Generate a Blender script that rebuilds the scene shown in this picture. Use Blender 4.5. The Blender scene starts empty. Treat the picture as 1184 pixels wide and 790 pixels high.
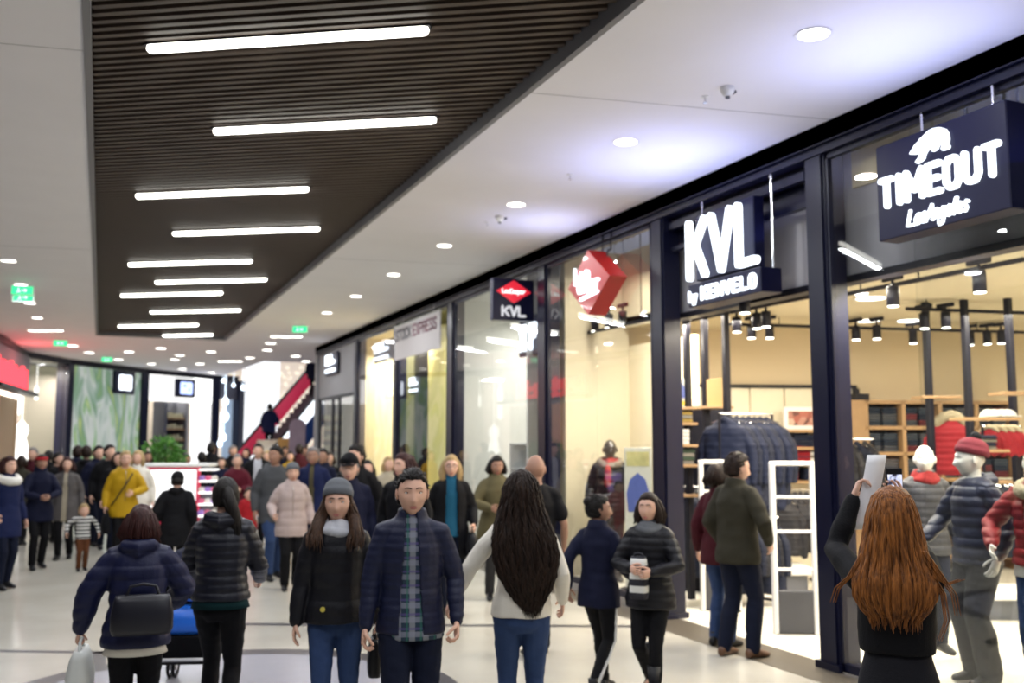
import bpy, math, random
import numpy as np
from mathutils import Vector, Matrix, noise
random.seed(7); rng = np.random.RandomState(7)
PI = math.pi
SC = bpy.context.scene
COL = SC.collection

# ------------------------------------------------------------------ camera, world, exposure
F, W_, H_ = 1120.0, 1184, 790
EYE = 1.9
PITCH = math.atan(117 / F)
YAW = math.atan(476 / (F * math.cos(PITCH) + 117 * math.sin(PITCH)))
cam = bpy.data.cameras.new('camera'); camo = bpy.data.objects.new('camera', cam); COL.objects.link(camo)
cam.sensor_width = 36; cam.lens = 36 * F / W_; cam.clip_start = .1; cam.clip_end = 200
camo.location = (0, 0, EYE); camo.rotation_euler = (PI / 2 + PITCH, 0, -YAW)
cam.dof.use_dof = True; cam.dof.focus_distance = 3.6; cam.dof.aperture_fstop = 2.4
SC.camera = camo
world = bpy.data.worlds.new('world'); SC.world = world; world.use_nodes = True
bg = world.node_tree.nodes['Background']; bg.inputs[0].default_value = (.80, .82, 1, 1); bg.inputs[1].default_value = .20
SC.view_settings.view_transform = 'Standard'; SC.view_settings.look = 'None'
SC.view_settings.gamma = 1; SC.view_settings.use_curve_mapping = False
SC.view_settings.exposure = 0.08
SC.render.engine = 'CYCLES'
cy = SC.cycles
cy.max_bounces = 7; cy.diffuse_bounces = 4; cy.glossy_bounces = 3; cy.transparent_max_bounces = 12; cy.transmission_bounces = 3
cy.sample_clamp_indirect = 3; cy.sample_clamp_direct = 0; cy.caustics_reflective = False; cy.caustics_refractive = False
cy.use_denoising = True

def alight(loc, size, power, col=(1, .95, .88), rot=(0, 0, 0), shape='SQUARE', sy=None, spread=PI):
    l = bpy.data.lights.new('lamp_light', 'AREA'); l.shape = shape; l.size = size
    if sy: l.size_y = sy
    l.energy = power; l.color = col; l.spread = spread
    o = bpy.data.objects.new('lamp_light', l); o.location = loc; o.rotation_euler = rot; COL.objects.link(o); return o
P_BAR, P_DOWN, P_STORE = 40, 26, 115
WARM, COOL = (1, .90, .74), (.93, .96, 1)
# inside the corner shop
for (x, y) in ((7.2, 5.0), (7.2, 7.6), (7.2, 10.2), (9.6, 5.0), (9.6, 8), (12.2, 5), (12.2, 8)):
    alight((x, y, 3.42), 1.1, P_STORE, WARM)
for y in (3.4, 4.4, 5.4, 6.2): alight((5.9, y, 3.22), .3, 42, (1, .95, .85), (0, -.6, 0))
for y in (7.2, 8.4, 9.9, 10.9): alight((6.3, y, 3.28), .4, 40, WARM, (0, -.25, 0))
for (x, y, p_) in ((7.2, 14, 75), (7.6, 15.6, 50), (6.12, 17.6, 45), (6.12, 19.4, 45), (6.7, 21.0, 110), (6.7, 22.8, 110), (7.2, 25.4, 90)): alight((x, y, 4.1), .5 if p_ == 45 else 1.0, p_, (1, .93, .80) if y > 20 else (1, .97, .9))
for y in (10.1, 11.4): alight((6.3, y, 4.3), .35, 30, WARM)

# ------------------------------------------------------------------ pixel helpers (photo frame 1184 x 790)
fwd = np.array([math.sin(YAW) * math.cos(PITCH), math.cos(YAW) * math.cos(PITCH), math.sin(PITCH)])
rgt = np.array([math.cos(YAW), -math.sin(YAW), 0.]); upv = np.cross(rgt, fwd); CP = np.array([0, 0, EYE])
def ray(u, v): return rgt * (u - 592) / F + upv * (395 - v) / F + fwd
def atz(u, v, z): d = ray(u, v); return CP + d * (z - EYE) / d[2]
def atx(u, v, x): d = ray(u, v); return CP + d * x / d[0]
def aty(u, v, y): d = ray(u, v); return CP + d * y / d[1]
def pos(u, s):
    k = F / s; d = np.array([math.sin(YAW), math.cos(YAW)]); r = np.array([math.cos(YAW), -math.sin(YAW)])
    hd = (k + 1.0 * math.sin(PITCH)) / math.cos(PITCH)
    return d * hd + r * (u - 592) / F * k

# ------------------------------------------------------------------ materials
MATS = {}
def mat(name, col, rough=.6, metal=0., emit=None, es=1., var=.0, vs=8., bump=0., bs=60., coat=0., spec=None, sheen=0.):
    if name in MATS: return MATS[name]
    m = bpy.data.materials.new(name); m.use_nodes = True; MATS[name] = m
    nt = m.node_tree; b = nt.nodes['Principled BSDF']
    b.inputs['Base Color'].default_value = (*col, 1); b.inputs['Roughness'].default_value = rough; b.inputs['Metallic'].default_value = metal
    if spec is not None: b.inputs['Specular IOR Level'].default_value = spec
    if coat: b.inputs['Coat Weight'].default_value = coat
    if sheen: b.inputs['Sheen Weight'].default_value = sheen
    if emit: b.inputs['Emission Color'].default_value = (*emit, 1); b.inputs['Emission Strength'].default_value = es
    tc = nt.nodes.new('ShaderNodeTexCoord')
    n = nt.nodes.new('ShaderNodeTexNoise'); n.inputs['Scale'].default_value = vs; n.inputs['Detail'].default_value = 3
    nt.links.new(tc.outputs['Object'], n.inputs['Vector'])
    r = nt.nodes.new('ShaderNodeMapRange'); r.inputs[3].default_value = 1 - max(var, .04); r.inputs[4].default_value = 1 + max(var, .04)
    nt.links.new(n.outputs['Fac'], r.inputs[0])
    mx = nt.nodes.new('ShaderNodeVectorMath'); mx.operation = 'SCALE'; mx.inputs[0].default_value = col
    nt.links.new(r.outputs[0], mx.inputs['Scale']); nt.links.new(mx.outputs[0], b.inputs['Base Color'])
    if bump:
        n2 = nt.nodes.new('ShaderNodeTexNoise'); n2.inputs['Scale'].default_value = bs
        nt.links.new(tc.outputs['Object'], n2.inputs['Vector'])
        bp = nt.nodes.new('ShaderNodeBump'); bp.inputs['Strength'].default_value = bump; bp.inputs['Distance'].default_value = .01
        nt.links.new(n2.outputs['Fac'], bp.inputs['Height']); nt.links.new(bp.outputs[0], b.inputs['Normal'])
    return m
def emis(name, col, s, sample=False):
    if name in MATS: return MATS[name]
    m = bpy.data.materials.new(name); m.use_nodes = True; MATS[name] = m
    nt = m.node_tree; nt.nodes.remove(nt.nodes['Principled BSDF'])
    e = nt.nodes.new('ShaderNodeEmission'); e.inputs[0].default_value = (*col, 1); e.inputs[1].default_value = s
    nt.links.new(e.outputs[0], nt.nodes['Material Output'].inputs[0])
    m.cycles.emission_sampling = 'AUTO' if sample else 'NONE'
    return m
def nodemat(name, build):
    if name in MATS: return MATS[name]
    m = bpy.data.materials.new(name); m.use_nodes = True; MATS[name] = m
    build(m.node_tree, m.node_tree.nodes['Principled BSDF']); return m
def ramp(nt, fac, stops):
    r = nt.nodes.new('ShaderNodeValToRGB'); el = r.color_ramp.elements
    el[0].position, el[0].color = stops[0][0], (*stops[0][1], 1); el[1].position, el[1].color = stops[-1][0], (*stops[-1][1], 1)
    for p, c in stops[1:-1]: e = el.new(p); e.color = (*c, 1)
    nt.links.new(fac, r.inputs[0]); return r.outputs[0]

def glass_build(nt, b):
    nt.nodes.remove(b); o = nt.nodes['Material Output']
    t = nt.nodes.new('ShaderNodeBsdfTransparent'); t.inputs[0].default_value = (.94, .95, .95, 1)
    g = nt.nodes.new('ShaderNodeBsdfGlossy'); g.inputs['Roughness'].default_value = .02; g.inputs[0].default_value = (1, 1, 1, 1)
    fr = nt.nodes.new('ShaderNodeFresnel'); fr.inputs[0].default_value = 1.5
    mr = nt.nodes.new('ShaderNodeMath'); mr.operation = 'MULTIPLY_ADD'; mr.inputs[1].default_value = 1.2; mr.inputs[2].default_value = .0; mr.use_clamp = True
    mx = nt.nodes.new('ShaderNodeMixShader'); L = nt.links.new
    ge = nt.nodes.new('ShaderNodeNewGeometry'); iv = nt.nodes.new('ShaderNodeMath'); iv.operation = 'SUBTRACT'; iv.inputs[0].default_value = 1; L(ge.outputs['Backfacing'], iv.inputs[1])
    ml = nt.nodes.new('ShaderNodeMath'); ml.operation = 'MULTIPLY'; L(fr.outputs[0], mr.inputs[0]); L(mr.outputs[0], ml.inputs[0]); L(iv.outputs[0], ml.inputs[1]); L(ml.outputs[0], mx.inputs[0]); L(t.outputs[0], mx.inputs[1]); L(g.outputs[0], mx.inputs[2]); L(mx.outputs[0], o.inputs[0])
GLASS = nodemat('shop_glass', glass_build)
M_black = mat('black_metal', (.008, .008, .014), .4, spec=.25)
M_navyframe = mat('blue_black_frame', (.005, .006, .022), .3, spec=.35)
M_ceil = mat('white_ceiling_paint', (.84, .83, .87), .75, var=.02, vs=1.5)
M_store = mat('cream_shop_wall', (.62, .52, .36), .8, var=.03, vs=1)
M_storelt = mat('pale_wall_panel', (.78, .73, .58), .6, var=.03)
M_bulk = mat('grey_bulkhead', (.36, .35, .36), .8)
M_wood = mat('light_oak', (.38, .235, .115), .5, var=.12, vs=12)
M_white = mat('white_plastic', (.82, .82, .80), .35)
M_grey = mat('grey_plastic', (.11, .115, .135), .5)
M_chrome = mat('chrome', (.7, .7, .72), .15, 1)
M_lens = emis('lamp_lens', (1, .97, .88), 9)
M_bar = emis('linear_lamp_diffuser', (1, .98, .90), 7)
M_down = emis('downlight_diffuser', (1, .96, .88), 6)
M_sign = emis('sign_letters_glow', (.86, .92, 1), 2.6, True)
M_signbox = mat('navy_sign_box', (.004, .005, .030), .4, spec=.25)
M_leather = mat('black_leather', (.006, .006, .008), .45, spec=.3)
SKIN = [mat('skin_light', (.64, .38, .28), .5, var=.06, vs=30), mat('skin_tan', (.34, .18, .12), .5, var=.06, vs=30)]
M_eye = mat('eye_white', (.75, .72, .70), .25); M_iris = mat('iris_brown', (.03, .015, .01), .2); M_lip = mat('lips_rose', (.42, .15, .13), .45)
def fabric(name, c, rough=.75, bump=.25, bs=140):
    lum = .3 * c[0] + .6 * c[1] + .1 * c[2]; k_ = .42 if lum < .03 else (.5 if lum < .07 else (.7 if lum < .3 else .92)); c = tuple(q * k_ for q in c)
    return mat(name, c, rough, var=.10, vs=14, bump=bump, bs=bs, spec=.16 if rough > .55 else .3)
def hairm(name, c, c2):
    def bld(nt, b):
        tc = nt.nodes.new('ShaderNodeTexCoord'); mp = nt.nodes.new('ShaderNodeMapping'); mp.inputs['Scale'].default_value = (60, 60, 3)
        n = nt.nodes.new('ShaderNodeTexNoise'); n.inputs['Scale'].default_value = 1.5; n.inputs['Detail'].default_value = 4
        nt.links.new(tc.outputs['Object'], mp.inputs[0]); nt.links.new(mp.outputs[0], n.inputs[0])
        nt.links.new(ramp(nt, n.outputs['Fac'], [(.3, c), (.7, c2)]), b.inputs['Base Color']); b.inputs['Roughness'].default_value = .5; b.inputs['Specular IOR Level'].default_value = .22
        bp = nt.nodes.new('ShaderNodeBump'); bp.inputs['Strength'].default_value = .5; bp.inputs['Distance'].default_value = .01
        nt.links.new(n.outputs['Fac'], bp.inputs['Height']); nt.links.new(bp.outputs[0], b.inputs['Normal'])
    return nodemat(name, bld)
HAIR = dict(black=hairm('hair_black', (.004, .003, .003), (.012, .009, .008)), brown=hairm('hair_dark_brown', (.007, .004, .003), (.028, .014, .009)),
            chestnut=hairm('hair_chestnut', (.018, .009, .005), (.075, .035, .018)), red=hairm('hair_auburn', (.055, .017, .005), (.36, .13, .030)), blonde=hairm('hair_blonde', (.24, .15, .06), (.52, .38, .19)),
            grey=hairm('hair_grey', (.10, .09, .09), (.25, .23, .22)), ruby=hairm('hair_maroon', (.018, .005, .005), (.05, .014, .012)))

# ------------------------------------------------------------------ mesh buffer
class MB:
    def __init__(s): s.v = []; s.f = []
    def add(s, vs, fs):
        n = len(s.v); s.v.extend([tuple(map(float, p)) for p in vs]); s.f.extend([tuple(i + n for i in f) for f in fs]); return s
    def box(s, c, d, rz=0, R=None):
        c = np.array(c, float); h = np.array(d, float) / 2
        vs = [np.array((x, y, z)) * h for x in (-1, 1) for y in (-1, 1) for z in (-1, 1)]
        if R is None: R = np.array(Matrix.Rotation(rz, 3, 'Z'))
        vs = [R @ p + c for p in vs]
        return s.add(vs, [(0, 1, 3, 2), (4, 6, 7, 5), (0, 4, 5, 1), (2, 3, 7, 6), (0, 2, 6, 4), (1, 5, 7, 3)])
    def b2(s, x0, x1, y0, y1, z0, z1): return s.box(((x0 + x1) / 2, (y0 + y1) / 2, (z0 + z1) / 2), (abs(x1 - x0), abs(y1 - y0), abs(z1 - z0)))
    def rbox(s, c, d, r=.01, rz=0):          # box with chamfered vertical and horizontal edges
        c = np.array(c, float); x, y, z = np.array(d, float) / 2; r = min(r, x * .9, y * .9, z * .9); R = np.array(Matrix.Rotation(rz, 3, 'Z'))
        def ring(X, Y, Z): return [(X - r, -Y, Z), (X, -Y + r, Z), (X, Y - r, Z), (X - r, Y, Z), (-X + r, Y, Z), (-X, Y - r, Z), (-X, -Y + r, Z), (-X + r, -Y, Z)]
        vs = ring(x - r * .7, y - r * .7, -z) + ring(x, y, -z + r) + ring(x, y, z - r) + ring(x - r * .7, y - r * .7, z)
        fs = [tuple(range(7, -1, -1)), tuple(range(24, 32))]
        for k in range(3):
            for i in range(8): fs.append((k * 8 + i, k * 8 + (i + 1) % 8, k * 8 + 8 + (i + 1) % 8, k * 8 + 8 + i))
        return s.add([R @ np.array(p) + c for p in vs], fs)
    def rings(s, rs, cap=True):
        n = len(rs[0]); vs = [p for r in rs for p in r]; fs = []
        for k in range(len(rs) - 1):
            for i in range(n): fs.append((k * n + i, k * n + (i + 1) % n, (k + 1) * n + (i + 1) % n, (k + 1) * n + i))
        if cap: fs += [tuple(range(n - 1, -1, -1)), tuple(range((len(rs) - 1) * n, len(rs) * n))]
        return s.add(vs, fs)
    def tube(s, pts, rad, n=12, round_=True, flat=1., ref=None):
        pts = [np.array(p, float) for p in pts]
        if not hasattr(rad, '__len__'): rad = [rad] * len(pts)
        rad = list(rad)
        if round_:
            d0 = pts[0] - pts[1]; d0 = d0 / (np.linalg.norm(d0) + 1e-9); d1 = pts[-1] - pts[-2]; d1 = d1 / (np.linalg.norm(d1) + 1e-9)
            a = [(pts[0] + d0 * rad[0] * math.sin(t), rad[0] * math.cos(t)) for t in (1.5, 1.1, .6)]
            b = [(pts[-1] + d1 * rad[-1] * math.sin(t), rad[-1] * math.cos(t)) for t in (.6, 1.1, 1.5)]
            pts = [p for p, _ in a] + pts + [p for p, _ in b]; rad = [r for _, r in a] + rad + [r for _, r in b]
        rs = []; N = None
        for i, p in enumerate(pts):
            t = pts[min(i + 1, len(pts) - 1)] - pts[max(i - 1, 0)]; t = t / (np.linalg.norm(t) + 1e-9)
            if N is None:
                a = np.array(ref, float) if ref is not None else (np.array([1., 0, 0]) if abs(t[0]) < .8 else np.array([0, 1., 0]))
                N = a - t * (a @ t)
            else: N = N - t * (N @ t)
            N = N / (np.linalg.norm(N) + 1e-9); B = np.cross(t, N)
            rs.append([p + rad[i] * (N * math.cos(2 * PI * k / n) + B * flat * math.sin(2 * PI * k / n)) for k in range(n)])
        return s.rings(rs)
    def cyl(s, a, b, r, n=16, r2=None): return s.tube([a, b], [r, r if r2 is None else r2], n, False)
    def sph(s, c, r, nu=16, nv=10, fn=None, R=None):
        r = np.array(r if hasattr(r, '__len__') else (r, r, r), float); c = np.array(c, float); vs = []; fs = []
        for j in range(1, nv):
            th = PI * j / nv
            for i in range(nu):
                ph = 2 * PI * i / nu; d = np.array([math.sin(th) * math.cos(ph), math.sin(th) * math.sin(ph), math.cos(th)])
                p = d * r
                if fn is not None: p = fn(p, d)
                if R is not None: p = R @ p
                vs.append(p + c)
        for d in (np.array([0, 0, 1.]), np.array([0, 0, -1.])):
            p = d * r
            if fn is not None: p = fn(p, d)
            if R is not None: p = R @ p
            vs.append(p + c)
        T, B = len(vs) - 2, len(vs) - 1
        for j in range(nv - 2):
            for i in range(nu): fs.append((j * nu + i, (j + 1) * nu + i, (j + 1) * nu + (i + 1) % nu, j * nu + (i + 1) % nu))
        for i in range(nu): fs.append((T, i, (i + 1) % nu)); fs.append((B, (nv - 2) * nu + (i + 1) % nu, (nv - 2) * nu + i))
        return s.add(vs, fs)
    def prism(s, poly, o, ax, ay, an, d):     # polygon in the frame (o, ax, ay), extruded d along an
        o, ax, ay, an = [np.array(q, float) for q in (o, ax, ay, an)]
        a = [o + ax * x + ay * y for x, y in poly]; n = len(a)
        return s.add(a + [p + an * d for p in a], [tuple(range(n)), tuple(range(2 * n - 1, n - 1, -1))] + [(i, i + n, (i + 1) % n + n, (i + 1) % n) for i in range(n)])
    def strokes(s, lines, o, ax, ay, an, w, h, t, d, rnd=True, shear=0.):
        for ln in lines:
            P = [(x * w + y * h * shear, y * h) for x, y in ln]
            for (x0, y0), (x1, y1) in zip(P, P[1:]):
                L = math.hypot(x1 - x0, y1 - y0) + 1e-9; nx, ny = -(y1 - y0) / L * t / 2, (x1 - x0) / L * t / 2
                s.prism([(x0 + nx, y0 + ny), (x0 - nx, y0 - ny), (x1 - nx, y1 - ny), (x1 + nx, y1 + ny)], o, ax, ay, an, d)
            for (x, y) in P:
                s.prism([(x + t / 2 * math.cos(k * PI / 5), y + t / 2 * math.sin(k * PI / 5)) for k in range(10)], o, ax, ay, an, d)
        return s
    def mesh(s, name):
        m = bpy.data.meshes.new(name); m.from_pydata(s.v, [], s.f); m.validate(); return m
    def build(s, name, m, parent=None, smooth=False, mods=None, **k):
        me = s.mesh(name); return link(name, me, m, parent, smooth, **k)

def link(name, me, m, parent=None, smooth=False, label=None, cat=None, group=None, kind=None, loc=None):
    if m is not None and len(me.materials) == 0: me.materials.append(m)
    if smooth: me.polygons.foreach_set('use_smooth', [True] * len(me.polygons))
    o = bpy.data.objects.new(name, me); COL.objects.link(o)
    if parent is not None: o.parent = parent
    if loc is not None: o.location = loc
    tag(o, label, cat, group, kind); return o
def tag(o, label=None, cat=None, group=None, kind=None):
    if label: o['label'] = label
    if cat: o['category'] = cat
    if group: o['group'] = group
    if kind: o['kind'] = kind
    return o
def empty(name, loc=(0, 0, 0), rz=0, **k):
    o = bpy.data.objects.new(name, None); o.empty_display_size = .1; COL.objects.link(o); o.location = loc; o.rotation_euler = (0, 0, rz); return tag(o, **k)
def dup(o, loc=None, rz=None, label=None, group=None, parent=None, top=True):
    c = o.copy(); COL.objects.link(c)
    if parent is not None: c.parent = parent
    for ch in KIDS.get(o.name, [x for x in o.children]): dup(ch, parent=c, top=False)
    if top:
        if loc is not None: c.location = loc
        if rz is not None: c.rotation_euler = (0, 0, rz)
        if label: c['label'] = label
        if group: c['group'] = group
    return c
KIDS = {}
def fuse(mb, voxel, smooth=4, mod=None):
    me = mb.mesh('shell'); o = bpy.data.objects.new('tmp', me); COL.objects.link(o)
    r = o.modifiers.new('r', 'REMESH'); r.mode = 'VOXEL'; r.voxel_size = voxel
    if smooth: q = o.modifiers.new('s', 'SMOOTH'); q.iterations = smooth; q.factor = .5
    dg = bpy.context.evaluated_depsgraph_get(); dg.update()
    out = bpy.data.meshes.new_from_object(o.evaluated_get(dg), depsgraph=dg)
    bpy.data.objects.remove(o); bpy.data.meshes.remove(me); return out
def coords(me):
    a = np.empty(len(me.vertices) * 3); me.vertices.foreach_get('co', a); return a.reshape(-1, 3)
def normals(me):
    a = np.empty(len(me.vertices) * 3); me.vertices.foreach_get('normal', a); return a.reshape(-1, 3)
def setco(me, c): me.vertices.foreach_set('co', c.ravel()); me.update()

#SHELL
# ------------------------------------------------------------------ floor
CZ = 4.66
def floor_build(nt, b):
    tc = nt.nodes.new('ShaderNodeTexCoord'); n = nt.nodes.new('ShaderNodeTexNoise'); n.inputs['Scale'].default_value = 1.3; n.inputs['Detail'].default_value = 5
    nt.links.new(tc.outputs['Object'], n.inputs[0])
    nt.links.new(ramp(nt, n.outputs['Fac'], [(.3, (.47, .445, .385)), (.7, (.54, .515, .45))]), b.inputs['Base Color']); b.inputs['Roughness'].default_value = .22
    b.inputs['Specular IOR Level'].default_value = .6
FLOORM = nodemat('cream_polished_stone', floor_build)
M_band = mat('grey_stone_inlay', (.085, .08, .085), .3, var=.05)
M_band2 = mat('pale_lavender_stone', (.34, .34, .39), .25, var=.04)
M_strip = mat('taupe_threshold_stone', (.10, .085, .065), .4, var=.06)
f = MB(); f.b2(-6, 5.35, -8, 46, -.2, 0); f.b2(5.35, 18, 28.2, 46, -.2, 0); f.build('floor', FLOORM, label='cream polished stone mall floor', cat='floor', kind='structure')
f = MB(); f.b2(5.35, 5.86, -8, 28.2, -.2, 0.001); f.build('trim_1', M_strip, label='taupe stone threshold strip running along the shop fronts', cat='floor border', kind='structure')
f = MB(); f.b2(5.86, 18, 1.5, 28.2, -.2, 0.003); f.build('floor', mat('white_shop_floor', (.80, .77, .68), .25), label='bright white floor inside the shops', cat='floor', kind='structure')
# inlays: straight bands and a ring
m = MB()
def band(a, b, w):
    a, b = np.array(a, float), np.array(b, float); d = (b - a) / np.linalg.norm(b - a); n = np.array([-d[1], d[0]]) * w / 2
    m.add([(*(a + n), .002), (*(a - n), .002), (*(b - n), .002), (*(b + n), .002), (*(a + n), -.05), (*(a - n), -.05), (*(b - n), -.05), (*(b + n), -.05)],
          [(0, 1, 2, 3), (7, 6, 5, 4), (0, 4, 5, 1), (1, 5, 6, 2), (2, 6, 7, 3), (3, 7, 4, 0)])
band((-2.2, 10.95), (.12, 9.78), .10); band((.04, 9.85), (-.05, 7.6), .20); band((.7, 11.06), (5.35, 8.94), .13)
m.build('trim_2', M_band, label='straight grey stone bands laid across the floor', cat='floor inlay', kind='structure')
m = MB(); cx, cy_, R0, R1 = .9, 7.65, 1.58, 1.80
for i in range(64):
    a, b = 2 * PI * i / 64, 2 * PI * (i + 1) / 64
    p = [(cx + R * math.cos(t), cy_ + R * math.sin(t), .004) for R, t in ((R0, a), (R1, a), (R1, b), (R0, b))]
    m.add(p + [(x, y, -.05) for x, y, _ in p], [(0, 1, 2, 3), (7, 6, 5, 4), (0, 3, 7, 4), (1, 5, 6, 2)])
m.build('trim_3', M_band, label='grey stone ring inlaid in the floor', cat='floor inlay', kind='structure')
m = MB(); m.prism([(R0 * math.cos(i * PI / 32), R0 * math.sin(i * PI / 32)) for i in range(64)], (cx, cy_, -.05), (1, 0, 0), (0, 1, 0), (0, 0, 1), .053)
m.build('trim_4', M_band2, label='pale lavender stone disc inside the floor ring', cat='floor inlay', kind='structure')

# ------------------------------------------------------------------ ceiling
PX0, PX1, PY0, PY1 = -.20, 3.0, -5., 27.0
LC = [(-6.0, 10), (-3.1, 24), (-2.5, 28.1), (-2.23, 32.9), (-1.09, 35.3), (1.41, 38.8), (4.15, 41.4), (5.74, 43.2)]   # curved far facade
c = MB()
c.b2(PX1, 5.75, -8, 28.1, CZ, CZ + .22); c.b2(-6, PX0, -8, 24, CZ, CZ + .22); c.b2(PX0, PX1, -8, PY0, CZ, CZ + .22)
poly = [(-6, 24), (PX0, 24), (PX0, PY1), (PX1, PY1), (PX1, 28.1), (7.6, 28.1), (7.6, 33.6), (5.0, 33.6), (4.6, 42), (-6, 42)]
c.prism(poly, (0, 0, CZ), (1, 0, 0), (0, 1, 0), (0, 0, 1), .22)
# joints between the boards are thin shadow gaps: built as shallow dark strips
c.build('ceiling', M_ceil, label='white plasterboard mall ceiling', cat='ceiling', kind='structure')
m = MB()
for a, b in (((3.01, 6.79), (5.66, 6.37)), ((-3.2, 7.75), (-.21, 7.26)), ((3.01, 14.3), (5.66, 13.9)), ((-3, 15.4), (-.21, 15.0))):
    a, b = np.array(a), np.array(b); d = (b - a) / np.linalg.norm(b - a); m.box(((a[0] + b[0]) / 2, (a[1] + b[1]) / 2, CZ + .001), (np.linalg.norm(b - a), .012, .004), math.atan2(d[1], d[0]))
m.build('trim_5', mat('joint_grey', (.42, .42, .44), .8), label='thin expansion joints across the white ceiling', cat='ceiling joint', kind='structure')
# recess with oblique dark slats
m = MB(); z0, z1 = CZ - .015, CZ + .34
for (x0, x1, y0, y1) in ((PX0 - .02, PX0 + .03, PY0, PY1), (PX1 - .03, PX1 + .02, PY0, PY1), (PX0, PX1, PY1 - .03, PY1 + .03), (PX0, PX1, PY0 - .03, PY0 + .03)): m.b2(x0, x1, y0, y1, z0, z1)
m.build('trim_6', mat('grey_recess_edge', (.17, .17, .19), .5), label='grey metal edge of the dark ceiling recess', cat='ceiling edge', kind='structure')
m = MB(); m.b2(PX0, PX1, PY0, PY1, CZ + .30, CZ + .34); m.build('ceiling', mat('recess_black', (.006, .005, .004), .9), label='black void above the ceiling slats', cat='ceiling', kind='structure')
ang = math.radians(-31.7); dd = np.array([math.cos(ang), math.sin(ang)]); nn = np.array([-dd[1], dd[0]])
m = MB(); x0, x1, y0, y1 = PX0 + .03, PX1 - .03, PY0 + .03, PY1 - .03; pitch = .108
cs = [nn @ np.array(p) for p in ((x0, y0), (x1, y0), (x1, y1), (x0, y1))]; k = min(cs)
while k < max(cs):
    p0 = nn * k; ts = [((x0 if dd[0] > 0 else x1) - p0[0]) / dd[0], ((x1 if dd[0] > 0 else x0) - p0[0]) / dd[0]]
    ty = sorted([(y0 - p0[1]) / dd[1], (y1 - p0[1]) / dd[1]]); a, b = max(ts[0], ty[0]), min(ts[1], ty[1])
    if b - a > .05:
        c0 = p0 + dd * (a + b) / 2; m.box((c0[0], c0[1], CZ + .13), (b - a, .052, .085), ang)
    k += pitch
m.build('ceiling', mat('dark_walnut_slats', (.060, .040, .030), .55, var=.15, vs=3), label='oblique dark brown slats filling the ceiling recess', cat='ceiling', kind='structure')

# ------------------------------------------------------------------ linear lamps set between the slats
BARS = [(172, 57, 494, 35), (249, 152, 502, 139), (161, 227, 353, 219), (203, 270, 366, 265), (151, 306, 289, 302), (183, 327, 305, 323), (143, 342, 254, 339), (178, 361, 274, 359), (140, 377.5, 226, 376), (165, 389, 242, 387)]
words = ['nearest and longest looking', 'second', 'third', 'fourth', 'fifth', 'sixth', 'seventh', 'eighth', 'ninth', 'farthest']
proto = None
def linear_lamp(c0, label):
    global proto
    if proto is None:
        proto = empty('linear_ceiling_lamp', rz=ang, label=label, cat='ceiling lamp', group='linear lamps in the slatted ceiling')
        a = MB(); a.b2(-1.05, 1.05, -.034, .034, .03, .10); a.build('housing', M_black, proto)
        d = MB(); d.tube([(-1.0, 0, .012), (1.0, 0, .012)], .036, 12, True); d.build('diffuser', M_bar, proto, True)
        KIDS[proto.name] = list(proto.children); o = proto
    else: o = dup(proto, label=label)
    o.location = (c0[0], c0[1], CZ + .04)
    alight((c0[0], c0[1], CZ - .03), 2.0, P_BAR, (.93, .96, 1), (0, 0, ang), 'RECTANGLE', .08); return o
for i, (a, b, c, d) in enumerate(BARS):
    A, B = atz(a, b, CZ + .05), atz(c, d, CZ + .05); linear_lamp((A + B) / 2, 'glowing white linear lamp in the dark slatted ceiling, %s of the row' % words[i])
for i, (x, y) in enumerate(((1.6, 4.6), (1.1, 2.4), (1.7, .2))): alight((x, y, CZ - .03), 2.0, P_BAR, (.93, .96, 1), (0, 0, ang), 'RECTANGLE', .08)

# ------------------------------------------------------------------ round downlights
dproto = None
def downlight(x, y, label, group, r=.10, light=0, z=CZ):
    global dproto
    if dproto is None:
        dproto = empty('recessed_downlight', label=label, cat='downlight', group=group)
        q = MB(); n = 20
        for i in range(n):
            a, b = 2 * PI * i / n, 2 * PI * (i + 1) / n
            p = [(R * math.cos(t), R * math.sin(t), zz) for R, t, zz in ((.105, a, 0), (.128, a, -.004), (.128, b, -.004), (.105, b, 0))]
            q.add(p, [(0, 1, 2, 3)]); q.add([(.105 * math.cos(a), .105 * math.sin(a), 0), (.105 * math.cos(b), .105 * math.sin(b), 0), (.1 * math.cos(b), .1 * math.sin(b), .02), (.1 * math.cos(a), .1 * math.sin(a), .02)], [(0, 1, 2, 3)])
        q.build('trim_ring', M_white, dproto)
        q = MB(); q.cyl((0, 0, -.003), (0, 0, .03), .104, 20); q.build('diffuser', M_down, dproto)
        KIDS[dproto.name] = list(dproto.children); o = dproto
    else: o = dup(dproto, label=label, group=group)
    o.location = (x, y, z - .002); o.scale = (r / .1, r / .1, 1)
    if light: alight((x, y, z - .02), .22, light, (.96, .97, 1), shape='DISK')
    return o
rw = ['nearest', 'second', 'third', 'fourth', 'fifth', 'sixth', 'seventh', 'eighth', 'ninth', 'tenth']
for i in range(9): downlight(4.35, 5.03 + 2.57 * i, 'round white downlight in the ceiling strip before the shop fronts, %s of the row' % rw[i], 'downlights along the shop fronts', light=P_DOWN)
for y in (2.4, -.2): alight((4.35, y, CZ - .02), .22, P_DOWN, (.96, .97, 1), shape='DISK')
for i in range(5): downlight(-1.4, 16.4 + 2.45 * i, 'round white downlight in the left ceiling beside the slats, %s of its row' % rw[i], 'downlights left of the slatted recess', light=P_DOWN)
for y in (13.9, 11.4, 8.9, 6.4, 3.9): alight((-1.4, y, CZ - .02), .22, P_DOWN, (.96, .97, 1), shape='DISK')
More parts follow.
